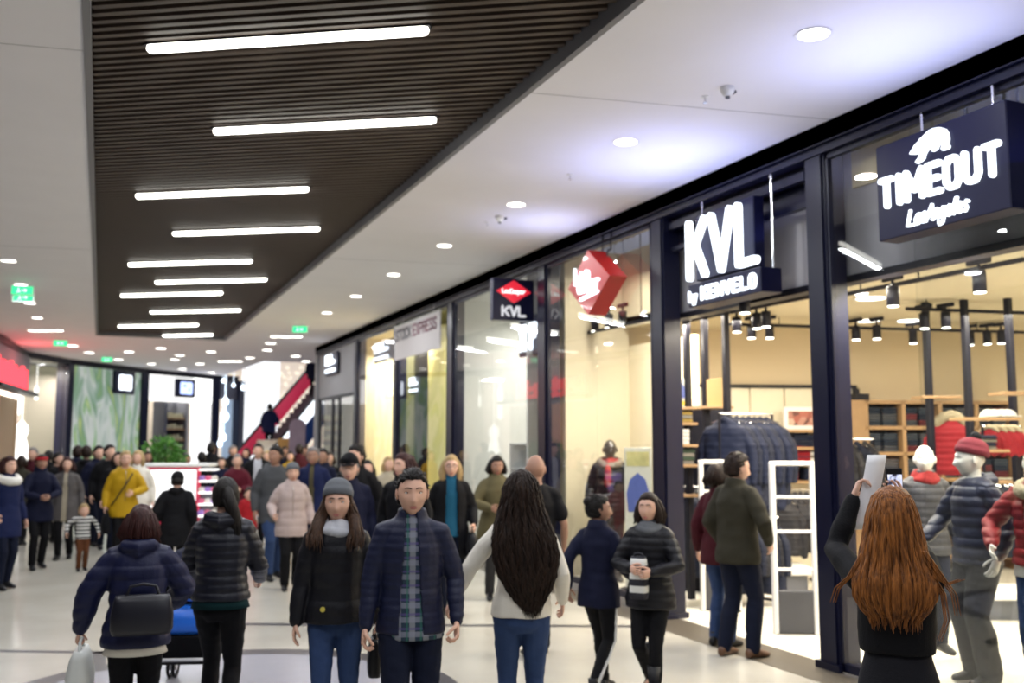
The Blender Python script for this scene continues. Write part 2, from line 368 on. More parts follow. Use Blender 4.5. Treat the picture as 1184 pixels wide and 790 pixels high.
FAR = [(84, 400), (103, 408), (186, 403), (208, 411), (149, 407), (137, 416), (175, 421), (202, 416), (231, 421), (211, 427), (244, 407), (289, 414), (313, 397), (309, 405), (342, 412), (354, 418), (245, 431)]
for i, (u, v) in enumerate(FAR):
    p = atz(u, v, CZ); downlight(p[0], p[1], 'small round downlight in the far white ceiling beyond the slats', 'downlights in the far ceiling', .14, 6 if i % 3 == 0 else 0)
# long surface lamps seen among them
lp = None
for (u, v, w) in ((53, 381, .8), (266, 417, .9), (331, 388, .75)):
    p = atz(u, v, CZ)
    if lp is None:
        lp = empty('surface_ceiling_lamp', cat='ceiling lamp', group='oblong lamps in the far ceiling', label='oblong white lamp on the far mall ceiling')
        q = MB(); q.rbox((0, 0, -.012), (.86, .2, .03), .01); q.build('frame', M_white, lp); q = MB(); q.rbox((0, 0, -.03), (.8, .15, .02), .008); q.build('diffuser', M_down, lp); KIDS[lp.name] = list(lp.children); o = lp
    else: o = dup(lp)
    o.location = p; o.rotation_euler = (0, 0, -YAW)
# green exit signs
M_green = emis('exit_green', (.05, .75, .30), 1.6); ex = None
for i, (u, v) in enumerate(((26, 336), (27, 344), (70, 397), (124, 416), (347, 381))):
    p = atz(u, v, CZ - .16)
    lab = ['green exit sign nearest in the left ceiling', 'second green exit sign just beyond the nearest one', 'green exit sign above the corner shop post', 'green exit sign before the leafy mural', 'green exit sign beside the oblong lamp near the shop row'][i]
    if ex is None:
        ex = empty('exit_sign', cat='exit sign', group='green exit signs', label=lab)
        q = MB(); q.rbox((0, 0, 0), (.36, .035, .17), .01); q.cyl((-.1, 0, .08), (-.1, 0, .16), .005, 8); q.cyl((.1, 0, .08), (.1, 0, .16), .005, 8); q.build('housing', M_white, ex)
        q = MB(); q.box((0, -.02, 0), (.33, .006, .14)); q.build('green_panel', M_green, ex)
        q = MB(); q.strokes([[(0, 0), (.3, .5), (.2, 1)], [(.3, .5), (.5, 0)], [(.8, .5), (1.6, .5)], [(1.3, .8), (1.6, .5), (1.3, .2)]], (-.08, -.0235, -.04), (1, 0, 0), (0, 0, 1), (0, -1, 0), .09, .08, .012, .002); q.build('running_figure_and_arrow', emis('exit_white', (.9, 1, .92), 2), ex)
        KIDS[ex.name] = list(ex.children); o = ex
    else: o = dup(ex, label=lab)
    o.location = p; o.rotation_euler = (0, 0, -YAW if u > 100 else -YAW + .3)
# detectors
sd = None
for i, (u, v) in enumerate(((841, 101), (578, 250))):
    p = atz(u, v, CZ)
    if sd is None:
        sd = empty('smoke_detector', cat='detector', label='white round smoke detector with side bracket nearest on the ceiling', group='ceiling detectors')
        q = MB(); q.rings([[(r * math.cos(a * PI / 8), r * math.sin(a * PI / 8), z) for a in range(16)] for r, z in ((.055, 0), (.055, -.03), (.045, -.05), (.03, -.07), (.01, -.075))]); q.build('body', M_white, sd)
        q = MB(); q.rbox((.06, .05, -.012), (.09, .06, .024), .006); q.cyl((0, 0, -.07), (0, 0, -.09), .018, 12); q.build('bracket', M_grey, sd); KIDS[sd.name] = list(sd.children); o = sd
    else: o = dup(sd, label='white smoke detector on the ceiling between two downlights')
    o.location = p
sp = None
for i, (u, v) in enumerate(((815, 112), (659, 202), (563, 257))):
    p = atz(u, v, CZ)
    if sp is None:
        sp = empty('sprinkler', cat='sprinkler', label='', group='ceiling sprinklers'); q = MB(); q.cyl((0, 0, 0), (0, 0, -.006), .035, 14); q.build('plate', M_white, sp)
        q = MB(); q.cyl((0, 0, 0), (0, 0, -.045), .007, 8); q.cyl((0, 0, -.045), (0, 0, -.05), .018, 12); q.build('nozzle', M_chrome, sp); KIDS[sp.name] = list(sp.children); o = sp
    else: o = dup(sp)
    o['label'] = ['tiny chrome sprinkler beside the bracketed smoke detector', 'tiny chrome sprinkler alone on the ceiling between second and third downlight', 'tiny chrome sprinkler beside the second smoke detector'][i]; o.location = p

# ------------------------------------------------------------------ right-hand facade: beam, posts, panes
GX = 5.78
m = MB(); m.b2(5.66, 5.95, -8, 28.1, 4.50, CZ + .05); m.b2(5.70, 5.9, -8, 28.1, 4.42, 4.5); m.b2(5.66, 5.68, -8, 28.1, 4.49, CZ)
m.build('wall_right', M_navyframe, label='blue-black steel header beam along the tops of the shop fronts', cat='header beam', kind='structure')
POSTS = [(6.56, 6.97, 'beside the wide shop entrance'), (9.21, 9.63, 'at the far side of the shop entrance'), (12.33, 12.77, 'between the red diamond window and the next shop'), (16.27, 16.88, 'next to the yellow window'), (19.83, 20.29, 'beyond the yellow window'), (23.32, 23.84, 'before the last grey shop front')]
for i, (a, b, t) in enumerate(POSTS):
    w = min(.30, (b - a) * .62); m = MB(); m.b2(5.74, 5.95, a, a + w, 0, 4.5); m.b2(5.72, 5.74, a + .03, a + w - .03, 0, 4.5)
    m.b2(5.70, 5.98, a - .02, a + w + .02, 0, .06)
    m.build('trim_%d' % (7 + i), M_navyframe, label='tall blue-black shop front post ' + t, cat='post', kind='structure')
def pane(n, y0, y1, z0, z1, label, splits=()):
    r = empty('window_%d' % n, (GX, 0, 0), label=label, cat='shop window', kind='structure')
    g = MB(); ys = [y0] + list(splits) + [y1]
    for a, b in zip(ys, ys[1:]): g.b2(-.006, .006, a + .004, b - .004, z0 + .04, z1 - .04)
    g.build('pane', GLASS, r)
    q = MB(); q.b2(-.03, .03, y0, y1, z0, z0 + .06); q.b2(-.03, .03, y0, y1, z1 - .05, z1); q.b2(-.03, .03, y0, y0 + .03, z0, z1); q.b2(-.03, .03, y1 - .03, y1, z0, z1); q.build('frame', M_navyframe, r)
pane(1, 1.2, 6.56, .02, 4.42, 'tall frameless glass window in front of the winter jacket mannequins', (5.62, 4.35, 2.8))
pane(2, 9.5, 12.33, .10, 4.42, 'glass window with the red diamond sign hanging before it', (10.9,))
pane(3, 12.63, 16.27, .10, 4.42, 'glass window of the white shop under the small double sign', (14.5,))
pane(4, 16.65, 19.83, .10, 4.42, 'glass window with the grey banner and yellow curtain')
pane(5, 20.13, 23.32, .10, 4.42, 'bright cream glass window before the last shop')
m = MB(); m.b2(5.72, 5.84, 9.5, 12.33, 0, .10); m.b2(5.72, 5.84, 12.63, 28.1, 0, .10); m.b2(5.72, 5.84, 1.2, 6.56, 0, .02)
m.build('baseboard_right', M_chrome, label='steel plinth strip under the shop windows', cat='plinth', kind='structure')
# entrance head: dark rails above the bulkhead
m = MB(); m.b2(5.80, 5.86, 6.9, 9.21, 4.28, 4.36); m.b2(5.84, 5.9, 6.9, 9.21, 4.04, 4.09); m.b2(5.86, 6.0, 6.9, 9.21, 4.36, 4.5); m.b2(5.95, 6.0, 6.9, 9.21, 4.1, 4.3)
m.build('trim_13', M_navyframe, label='dark rails above the open shop entrance', cat='rail', kind='structure')
m = MB(); m.b2(6.95, 7.05, 9.6, 12.45, 3.56, 4.66); m.b2(6.02, 7.05, 12.3, 12.45, 0, 4.66); m.build('wall_niche', mat('beige_niche', (.60, .54, .40), .8), label='beige wall above and beside the diamond sign window', cat='wall', kind='structure')
m = MB(); m.b2(6.02, 6.14, 1.2, 9.6, 3.36, 4.66); m.build('wall_bulkhead', M_bulk, label='grey bulkhead above the shop ceiling behind the hanging signs', cat='bulkhead', kind='structure')
m = MB(); m.b2(5.99, 6.02, 1.2, 6.5, 4.12, 4.5); m.build('trim_14', mat('yellowish_upper_panel', (.66, .55, .28), .7), label='yellowish panel behind the top of the large window', cat='panel', kind='structure')
m = MB(); m.b2(6.0, 6.16, 1.2, 9.6, 3.30, 3.36); m.build('trim_15', M_black, label='black lower edge of the grey bulkhead', cat='edge', kind='structure')
# corner shop room
A_ = atz(784, 380, 3.62); B_ = atz(1184, 386, 3.62); ux = (B_ - A_)[:2] / np.linalg.norm((B_ - A_)[:2]); un = np.array([ux[1], -ux[0]])   # un points to the camera side
WANG = math.atan2(ux[1], ux[0])
def wl(t, d, z): p = A_[:2] + ux * t + un * d; return (p[0], p[1], z)
tL = (5.95 - A_[0]) / ux[0]
m = MB(); m.box(wl((tL + 14) / 2, -.1, 1.85), (14 - tL, .2, 3.7), WANG); m.build('wall_shop_side', M_store, label='cream side wall inside the corner clothing shop', cat='wall', kind='structure')
m = MB(); m.b2(17.6, 17.8, 1.2, 13.3, 0, 3.7); m.b2(5.9, 17.8, 1.2, 1.35, 0, 3.7); m.build('wall_shop_back', M_store, label='cream back wall of the corner clothing shop', cat='wall', kind='structure')
m = MB(); m.prism([(6.05, 1.2), (17.8, 1.2), (17.8, 13.3), (6.95, 13.3), (6.95, 9.6), (6.05, 9.6)], (0, 0, 3.62), (1, 0, 0), (0, 1, 0), (0, 0, 1), .08)
m.build('ceiling', mat('cream_shop_ceiling', (.70, .62, .44), .8), label='cream ceiling of the corner clothing shop', cat='ceiling', kind='structure')
def wt(u, v, d=0.):   # photo pixel on the shop's side wall (offset d in front of it) -> wall coordinates
    o = A_[:2] + un * d; r_ = ray(u, v); t = ((o - CP[:2]) @ un) / (r_[:2] @ un); p = CP + r_ * t; return (p[:2] - o) @ ux, p[2]
# lit pale panels with a dark frame
t0, t1 = wt(784, 450)[0], wt(984, 450)[0]; z1 = wt(880, 449)[1]
m = MB(); n = 5
for i in range(n):
    a, b = t0 + (t1 - t0) * i / n, t0 + (t1 - t0) * (i + 1) / n; m.box(wl((a + b) / 2, .03, z1 / 2), (b - a - .02, .05, z1), WANG)
m.build('wall_shop_panels', M_storelt, label='row of pale display panels on the shop side wall', cat='wall panels', kind='structure')
m = MB(); m.box(wl((t0 + t1) / 2, .05, z1 + .025), (t1 - t0 + .1, .1, .05), WANG); m.box(wl(t1 + .03, .06, z1 / 2), (.08, .14, z1), WANG)
m.box(wl(wt(990, 500)[0], .12, 1.32), (.22, .24, 2.64), WANG); m.build('trim_16', M_black, label='black frame around the pale display panels', cat='frame', kind='structure')
# front window backdrop of the white shop, and the shops further along
def room(n, y0, y1, depth, mt, lab, zt=4.5):
    m = MB(); m.b2(5.95 + depth, 6.05 + depth, y0, y1, 0, zt); m.b2(5.95, 5.95 + depth, y1 - .06, y1, 0, zt); m.b2(5.95, 5.95 + depth, y0, y0 + .06, 0, zt); m.b2(5.95, 6.05 + depth, y0, y1, zt, zt + .1)
    m.build('wall_shop_%s' % n, mt, label=lab, cat='wall', kind='structure')
room('white', 13.45, 16.7, 3.0, mat('white_shop_wall', (.72, .72, .68), .7), 'white walls inside the glass-fronted white shop')
room('yellow', 16.75, 20.1, 2.2, mat('khaki_shop_wall', (.45, .42, .20), .7), 'khaki walls inside the shop with the yellow curtain')
room('cream', 20.2, 23.7, 1.6, mat('cream_window_wall', (.80, .70, .46), .7), 'glowing cream walls of the window before the last shop')
room('grey', 23.8, 28.1, 2.5, mat('grey_shop_wall', (.42, .42, .42), .7), 'grey walls inside the last shop of the row')
m = MB(); m.b2(5.76, 5.84, 23.62, 28.1, 3.15, 4.5); m.b2(5.7, 5.84, 28.0, 28.3, 0, 4.66); m.build('wall_last_shop_front', mat('grey_fascia', (.25, .26, .28), .5), label='grey fascia panel of the last shop front', cat='fascia', kind='structure')
m = MB()
for y in (23.75, 25.4, 26.2, 27.9): m.b2(5.76, 5.84, y - .05, y + .05, 0, 3.15)
m.b2(5.76, 5.84, 23.7, 28, 3.08, 3.16); m.build('window_6', M_black, label='black framed glazing of the last shop', cat='shop window', kind='structure')
m = MB(); m.b2(5.79, 5.80, 23.8, 27.9, .05, 3.1); m.build('window_7', GLASS, label='glass pane of the last shop of the row', cat='glass', kind='structure')
# ------------------------------------------------------------------ far curved facade
def cpt(u, v): return atz(u, v, CZ)[:2]
C = [np.array(p) for p in ((-3.3, 22.0), (-2.5, 28.1), (-2.23, 32.9), (-1.09, 35.3), (1.41, 38.8), (4.15, 41.4), (5.2, 42.0))]
CX = C + [np.array((8.0, 43.4))]
def seg_u(u):            # point of the far facade under photo column u
    r_ = ray(u, 512)[:2]; best = None
    for a, b in zip(CX, CX[1:]):
        d = b - a; den = r_[0] * d[1] - r_[1] * d[0]
        if abs(den) < 1e-9: continue
        s = (a[0] * d[1] - a[1] * d[0]) / den; t = (r_[1] * a[0] - r_[0] * a[1]) / -den
        t = ((r_ * s - a) @ d) / (d @ d)
        if -1e-3 <= t <= 1.001 and s > 0 and (best is None or s < best[0]): best = (s, r_ * s, d / np.linalg.norm(d))
    return best[1], best[2]
def fbox(mb, u0, u1, z0, z1, off0, off1):      # box along the far facade between photo columns, off = distance behind its face
    a, _ = seg_u(u0); b, _ = seg_u(u1); d = (b - a) / np.linalg.norm(b - a); n = np.array([-d[1], d[0]])
    p = [a + n * off0, b + n * off0, b + n * off1, a + n * off1]
    mb.prism([tuple(q) for q in p], (0, 0, z0), (1, 0, 0), (0, 1, 0), (0, 0, 1), z1 - z0)
def zat(u, v, off=0):
    p, d = seg_u(u); n = np.array([-d[1], d[0]]); p = p + n * off; k = (np.array([*p, EYE]) - CP) @ fwd
    return EYE + (512 - v) / F * k / math.cos(PITCH)
m = MB()
for a, b in zip(C, C[1:]):
    d = (b - a) / np.linalg.norm(b - a); n = np.array([-d[1], d[0]]); m.prism([tuple(a - n * .1), tuple(b - n * .1), tuple(b + n * .3), tuple(a + n * .3)], (0, 0, 4.48), (1, 0, 0), (0, 1, 0), (0, 0, 1), .2)
m.build('wall_far', M_black, label='black header curving along the far shop fronts', cat='header', kind='structure')
m = MB()
for a, b in zip(C, C[1:]):
    d = (b - a) / np.linalg.norm(b - a); n = np.array([-d[1], d[0]]); m.prism([tuple(a + n * 2.2), tuple(b + n * 2.2), tuple(b + n * 2.3), tuple(a + n * 2.3)], (0, 0, 0), (1, 0, 0), (0, 1, 0), (0, 0, 1), 4.6)
m.build('wall_left', mat('beige_far_shop_wall', (.55, .47, .38), .7), label='beige back walls of the far curved shops and the left side', cat='wall', kind='structure')
k = 17
for (u0, u1, t) in ((73, 79, 'between the pale window and the leafy mural'), (160, 167.5, 'between the leafy mural and the white shop'), (243, 251, 'between the white shop and the dark doorway'), (273, 284, 'right of the dark bluish doorway')):
    m = MB(); fbox(m, u0, u1, 0, 4.5, -.1, .35); m.build('trim_%d' % k, M_navyframe, label='blue-black far post ' + t, cat='post', kind='structure'); k += 1
m = MB(); m.b2(-3.4, -3.2, -8, 22, 0, 4.66); m.build('wall_left', mat('dark_left_shop_fronts', (.05, .05, .06), .5), label='dark shop fronts along the left side, out of the picture', cat='wall', kind='structure')
# far bay lights
for u in (14, 50, 120, 205, 262):
    p, d = seg_u(u); n = np.array([-d[1], d[0]]); q = p + n * 1.1; alight((q[0], q[1], 4.3), 1.3, 80 if u != 50 else 260, (1, .95, .9))
# red sign shop
m = MB(); fbox(m, -20, 28, zat(20, 457), 4.5, -.05, .1); m.build('wall_red_shop', mat('grey_fascia2', (.30, .31, .35), .5), label='grey fascia behind the glowing red sign', cat='fascia', kind='structure')
r = empty('red_shop_sign', (0, 0, 0), label='glowing red lettered shop sign at the far left edge', cat='sign'); a, _ = seg_u(-20); b, _ = seg_u(20); d = (b - a) / np.linalg.norm(b - a); n = np.array([d[1], -d[0]])
za, zb = zat(20, 453), zat(20, 425); m = MB(); fbox(m, -20, 27, za - .12, za - .02, -.35, -.05); m.build('shelf_rail', M_black, r)
L = np.linalg.norm(b - a); o = (*(a + n * .16), za + .05); m = MB()
m.strokes([[(.02 + i * .125, 0), (.02 + i * .125, .95 - .12 * (i % 3))] for i in range(8)] + [[(.02, .0), (.9, .0)], [(.1, .45), (.85, .5)], [(.15, .8), (.5, .75)]], o, (*d, 0), (0, 0, 1), (*n, 0), L, zb - za - .15, .16, .1)
m.build('letters', emis('red_sign_glow', (1, .06, .08), 2.6, True), r)
p_, _ = seg_u(10); alight((p_[0] + .6, p_[1] - .5, 3.9), .8, 9, (1, .12, .12), (PI, 0, 0))
m = MB(); fbox(m, -20, 6, 0, za - .2, .2, .3); m.build('door_1', mat('orange_lit_poster', (.75, .40, .25), .6, emit=(1, .55, .35), es=.6), label='orange pink lit poster at the far left edge', cat='poster', kind='structure')
m = MB(); 
for i in range(9): fbox(m, 6 + i * 2.3, 7.6 + i * 2.3, 0, za - .2, .2, .34)
m.build('wall_curtain', mat('beige_pleated_curtain', (.50, .40, .28), .8), label='beige pleated panel beneath the red sign', cat='panel', kind='structure')
# pale display window
m = MB(); fbox(m, 29, 73, .1, 4.48, 0, .02); m.build('window_8', GLASS, label='glass of the pale pinkish display window', cat='glass', kind='structure')
m = MB(); fbox(m, 27, 75, 0, 4.5, 1.5, 1.6); m.build('wall_pale_window', mat('pinkish_display_wall', (.72, .58, .50), .7), label='pinkish backdrop of the pale display window', cat='wall', kind='structure')
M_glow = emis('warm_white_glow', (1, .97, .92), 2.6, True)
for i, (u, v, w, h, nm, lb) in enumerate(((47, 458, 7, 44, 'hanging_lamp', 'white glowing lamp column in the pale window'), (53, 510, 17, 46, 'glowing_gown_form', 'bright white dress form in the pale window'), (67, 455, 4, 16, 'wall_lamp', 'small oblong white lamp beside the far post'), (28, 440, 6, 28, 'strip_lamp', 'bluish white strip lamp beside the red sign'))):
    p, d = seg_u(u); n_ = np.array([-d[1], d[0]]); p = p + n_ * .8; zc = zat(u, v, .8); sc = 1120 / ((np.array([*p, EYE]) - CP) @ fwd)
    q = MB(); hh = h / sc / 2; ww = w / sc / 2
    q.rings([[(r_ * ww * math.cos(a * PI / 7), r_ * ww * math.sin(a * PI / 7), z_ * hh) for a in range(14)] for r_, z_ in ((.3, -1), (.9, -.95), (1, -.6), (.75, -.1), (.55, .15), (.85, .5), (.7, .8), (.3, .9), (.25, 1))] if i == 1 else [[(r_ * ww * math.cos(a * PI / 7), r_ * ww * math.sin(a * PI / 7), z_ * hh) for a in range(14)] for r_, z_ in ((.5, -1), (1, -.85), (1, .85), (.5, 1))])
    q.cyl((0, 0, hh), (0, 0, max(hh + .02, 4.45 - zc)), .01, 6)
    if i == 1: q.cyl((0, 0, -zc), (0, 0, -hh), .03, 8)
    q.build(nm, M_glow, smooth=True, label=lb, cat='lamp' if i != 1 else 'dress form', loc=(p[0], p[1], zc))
q = MB()
# leafy printed mural window
def mural(nt, b):
    tc = nt.nodes.new('ShaderNodeTexCoord'); mp = nt.nodes.new('ShaderNodeMapping'); mp.inputs['Scale'].default_value = (.55, .55, .22); mp.inputs['Rotation'].default_value = (.25, .3, 0)
    n = nt.nodes.new('ShaderNodeTexNoise'); n.inputs['Scale'].default_value = 1.6; n.inputs['Detail'].default_value = 1.5; n.inputs['Distortion'].default_value = 2.2
    nt.links.new(tc.outputs['Object'], mp.inputs[0]); nt.links.new(mp.outputs[0], n.inputs[0])
    c = ramp(nt, n.outputs['Fac'], [(.30, (.42, .50, .18)), (.40, (.14, .26, .14)), (.48, (.22, .32, .26)), (.56, (.46, .50, .48)), (.64, (.18, .34, .16)), (.75, (.62, .62, .30))])
    nt.links.new(c, b.inputs['Base Color']); b.inputs['Roughness'].default_value = .3
    nt.links.new(c, b.inputs['Emission Color']); b.inputs['Emission Strength'].default_value = .65
m = MB()
for i in range(6): fbox(m, 79 + 13.5 * i, 92.4 + 13.5 * i, .1, 4.48, 0, .06)
m.build('wall_mural', nodemat('leafy_backlit_film', mural), label='backlit shop window film printed with big green leaves', cat='mural', kind='structure')
# signs of the far shops
def farsign(nm, u0, u1, v0, v1, off, gm, lab, glyph=True):
    a, _ = seg_u(u0); b, _ = seg_u(u1); d = (b - a) / np.linalg.norm(b - a); n = np.array([d[1], -d[0]]); r = empty(nm, label=lab, cat='sign'); L = np.linalg.norm(b - a)
    z0, z1 = zat((u0 + u1) / 2, v1), zat((u0 + u1) / 2, v0); o = a + n * off; m = MB(); m.prism([(0, 0), (L, 0), (L, z1 - z0), (0, z1 - z0)], (*o, z0), (*d, 0), (0, 0, 1), (*n, 0), .12); m.build('sign_box', M_signbox, r)
    m = MB(); H = z1 - z0
    if glyph: m.strokes([[(.0, 0), (0, 1), (.35, 1)], [(.0, 0), (.35, 0)], [(.6, 0), (.6, 1), (1, 1), (1, 0), (.6, 0)], [(0, .5), (.3, .5)], [(.2, .2), (.85, .8)]], (*(o + n * .12 + d * L * .25), z0 + H * .25), (*d, 0), (0, 0, 1), (*n, 0), L * .5, H * .5, H * .17, .03)
    m.build('letters', gm, r)
farsign('small_square_sign', 124, 147, 430, 456, .1, M_sign, 'dark square sign with glowing white lettering on the leafy mural')
farsign('small_dark_sign', 197, 219, 439, 460, .1, emis('blue_sign_glow', (.45, .55, 1), 2.2), 'dark square sign with bluish lettering on the white shop front')
# white shop
Mw = mat('backlit_white_panel', (.9, .9, .9), .5, emit=(1, 1, .98), es=1.1)
m = MB(); fbox(m, 167.5, 243, zat(200, 465), 4.5, 0, .15); fbox(m, 222, 243, 0, 4.5, 0, .12); m.build('wall_white_shop', Mw, label='backlit white panel front of the far shop', cat='shop front', kind='structure')
m = MB(); fbox(m, 168, 195, .1, zat(180, 465), .1, .12); m.build('window_9', GLASS, label='window left of the white shop doorway', cat='glass', kind='structure')
r = empty('shop_shelving', label='grey shelving of folded goods seen in the white shop doorway', cat='shelving'); m = MB(); fbox(m, 194, 197, 0, zat(208, 465), .2, .8); fbox(m, 219, 222, 0, zat(208, 465), .2, .8); fbox(m, 196, 220, 0, zat(208, 465), .75, .8); m.build('frame', M_grey, r)
m = MB()
for j in range(7): fbox(m, 197, 219, .3 + j * .42, .34 + j * .42, .25, .75)
m.build('shelf', M_wood, r)
m = MB()
for j in range(7):
    for i in range(5): fbox(m, 198 + i * 4.2, 201.2 + i * 4.2, .34 + j * .42, .34 + j * .42 + .12 + .03 * ((i + j) % 4), .3, .7)
o = m.build('folded_goods', mat('pale_yellow_goods', (.45, .44, .30), .8), r); o['kind'] = 'stuff'
# dark doorway bay
m = MB(); fbox(m, 250, 274, 3.7, 4.5, 0, .2); m.build('wall_dark_bay', mat('charcoal_fascia', (.05, .05, .07), .5), label='charcoal fascia above the dark bluish doorway', cat='fascia', kind='structure')
m = MB(); fbox(m, 262, 273, 0, 3.7, .3, .36); m.build('door_2', mat('frosted_blue_door', (.32, .42, .52), .3, emit=(.5, .65, .85), es=.35), label='pale blue frosted glass door in the dark bay', cat='door', kind='structure')
ob = None
for i, (u, v, s_) in enumerate(((257, 465, 1.0), (257, 482, 1.2), (256, 506, .9), (252, 513, .8), (266, 446, .5), (277, 449, .6), (254, 441, .5))):
    p, d = seg_u(u); n = np.array([d[1], -d[0]]); p = p + n * .12
    if ob is None: q = MB(); q.sph((0, 0, 0), (.13, .1, .17), 14, 8); q.cyl((0, 0, .16), (0, 0, .24), .03, 8); q.cyl((0, 0, .2), (0, 0, 1.6), .012, 6); o = ob = q.build('lantern', emis('lantern_glow', (.75, .87, 1), 4), smooth=True, label='small bluish white lantern in the dark bay', cat='lantern', group='lanterns in the dark bay')
    else: o = dup(ob)
    o.location = (p[0], p[1], zat(u, v)); o.scale = (s_, s_, s_)

# ------------------------------------------------------------------ atrium beyond the ceiling: light curtain and escalator
def sparkle(nt, b):
    tc = nt.nodes.new('ShaderNodeTexCoord'); v = nt.nodes.new('ShaderNodeTexVoronoi'); v.inputs['Scale'].default_value = 4.2
    nt.links.new(tc.outputs['Object'], v.inputs[0])
    c = ramp(nt, v.outputs['Distance'], [(.0, (1.0, .93, .72)), (.25, (.95, .82, .58)), (.5, (.55, .44, .34))]); b.inputs['Base Color'].default_value = (.6, .55, .5, 1)
    nt.links.new(c, b.inputs['Emission Color']); b.inputs['Emission Strength'].default_value = .95
m = MB(); m.box((8.0, 44.5, 4.5), (9, .2, 9), -.15); m.build('wall_atrium', nodemat('festoon_light_curtain', sparkle), label='curtain of tiny festive lights in the atrium', cat='light curtain', kind='structure')
m = MB(); a = pos(284, 27.5); b = pos(318, 27.8); m.box(((a[0] + b[0]) / 2, (a[1] + b[1]) / 2, 3), (np.linalg.norm(b - a), .15, 6), -YAW + .1); m.build('wall_atrium_screen', emis('white_screen_glow', (.95, .97, 1), 1.25, True), label='bright white backlit wall left of the escalator', cat='lit wall', kind='structure')
P0, P1 = pos(268, 34), pos(388, 30); d2 = (P1 - P0); Lh = np.linalg.norm(d2); d2 = d2 / Lh; sd2 = np.array([-d2[1], d2[0]])
ZT = 4.75
esc = empty('escalator', label='escalator with red side band and white light strip rising to the right', cat='escalator')
def incl(mb, off, w, h0, h1, t0=0., t1=1.):
    a = P0 + d2 * Lh * t0 + sd2 * off; b = P0 + d2 * Lh * t1 + sd2 * off; za, zb = ZT * t0, ZT * t1
    vs = []
    for (p, z) in ((a, za), (b, zb)):
        for o_ in (-w / 2, w / 2):
            for h in (h0, h1): q = p + sd2 * o_; vs.append((q[0], q[1], z + h))
    mb.add(vs, [(0, 1, 3, 2), (4, 6, 7, 5), (0, 4, 5, 1), (2, 3, 7, 6), (0, 2, 6, 4), (1, 5, 7, 3)])
M_red = mat('red_escalator_panel', (.55, .03, .08), .4, emit=(.8, .03, .10), es=.25)
m = MB(); incl(m, 0, 1.1, -.55, -.45); incl(m, -.62, .04, -.9, -.5); m.build('truss', mat('blue_escalator_cladding', (.05, .12, .35), .4), esc)
nr = -.6 if np.linalg.norm(P0 + sd2 * -.6) < np.linalg.norm(P0 + sd2 * .6) else .6
m = MB(); incl(m, -nr, .06, .15, .84); m.build('balustrade', M_red, esc); m = MB(); incl(m, -nr, .09, .85, .92); m.build('handrail', M_black, esc)
m = MB(); incl(m, nr, .06, -.50, -.06); m.build('balustrade', mat('blue_escalator_cladding', (.05, .12, .35), .4), esc); m = MB(); incl(m, nr, .09, .50, .56); m.build('handrail', M_black, esc)
m = MB(); incl(m, nr, .06, -.05, .49); m.build('light_strip', emis('escalator_strip', (.9, .95, 1), 2.0, True), esc)
m = MB()
for i in range(26):
    t = (i + .5) / 26; q = P0 + d2 * Lh * t; m.box((q[0], q[1], ZT * t - .1), (Lh / 26 + .02, 1.05, .2), math.atan2(d2[1], d2[0]))
m.build('steps', M_grey, esc)
m = MB(); m.prism([(5.9, 30.5), (12, 30.5), (12, 40), (8.9, 40)], (0, 0, 4.7), (1, 0, 0), (0, 1, 0), (0, 0, 1), .35); m.build('floor_upper', M_ceil, label='edge of the upper storey behind the escalator top', cat='floor slab', kind='structure')
m = MB(); m.b2(9.5, 9.7, 28, 44, 0, 9); m.build('wall_atrium_right', mat('blue_atrium_wall', (.06, .10, .30), .6), label='dark blue wall right of the escalator', cat='wall', kind='structure')
alight((7, 39, 7), 4, 110, COOL)
# stall boards in front of the escalator
for i, (u, s_, w, h, c_, nm, lab) in enumerate(((312, 33, .95, 2.0, (.75, .70, .58), 'display_board', 'cream display board below the escalator'), (328, 34, .42, 2.05, (.55, .33, .10), 'wooden_display_box', 'orange wooden display box beside the cream board'), (343, 34.5, .55, 2.7, (.32, .27, .36), 'advertising_totem', 'grey purple arched advertising totem below the escalator'))):
    p = pos(u, s_); r = empty(nm, (p[0], p[1], 0), -YAW, label=lab, cat='display board'); q = MB()
    if i < 2: q.rbox((0, 0, h / 2 + .1), (w, .12, h - .2), .03)
    else: q.prism([(-w / 2, 0), (w / 2, 0)] + [(w / 2 * math.cos(t), h - w / 2 + w / 2 * math.sin(t)) for t in np.linspace(0, PI, 12)], (0, .06, 0), (1, 0, 0), (0, 0, 1), (0, -1, 0), .12)
    q.build('panel', mat(nm, c_, .6, var=.25, vs=4), r); q = MB(); q.rbox((0, 0, .05), (w * .9, .4, .1), .02); q.build('base', M_grey, r)

# ------------------------------------------------------------------ kiosk and plant
kp = pos(200, 60); kr = empty('sweets_kiosk', (kp[0], kp[1], 0), -YAW + .12, label='lit white kiosk with red trim in the middle of the mall', cat='kiosk')
s_ = 60.; w = 62 / s_
m = MB(); m.rbox((0, .5, .5), (1.5, .9, 1.0), .03); m.build('counter', M_grey, kr)
for dx, dw, z0, z1, nm, mt in ((0, .90, .42, 1.38, 'light_panel', emis('kiosk_panel', (1, 1, 1), 1.6, True)), (0, .98, 1.38, 1.44, 'red_trim', M_red), (0, .98, .34, .42, 'red_trim', M_red), (0, 1.5, 1.44, 1.50, 'top', M_white)):
    q = MB(); q.rbox((dx, -.02, (z0 + z1) / 2), (dw, .14 if nm != 'top' else .9, z1 - z0), .01); q.build(nm, mt, kr)
for sx in (-.47, .47): q = MB(); q.rbox((sx, -.02, .9), (.05, .16, 1.0), .01); q.build('red_trim', M_red, kr)
for i in range(10):
    q = MB(); q.rbox((.66 if i < 5 else -.66, 0, .5 + (i % 5) * .22), (.32, .4, .03), .01); q.build('shelf', emis('kiosk_shelf', (1, .98, .95), 1.8), kr)
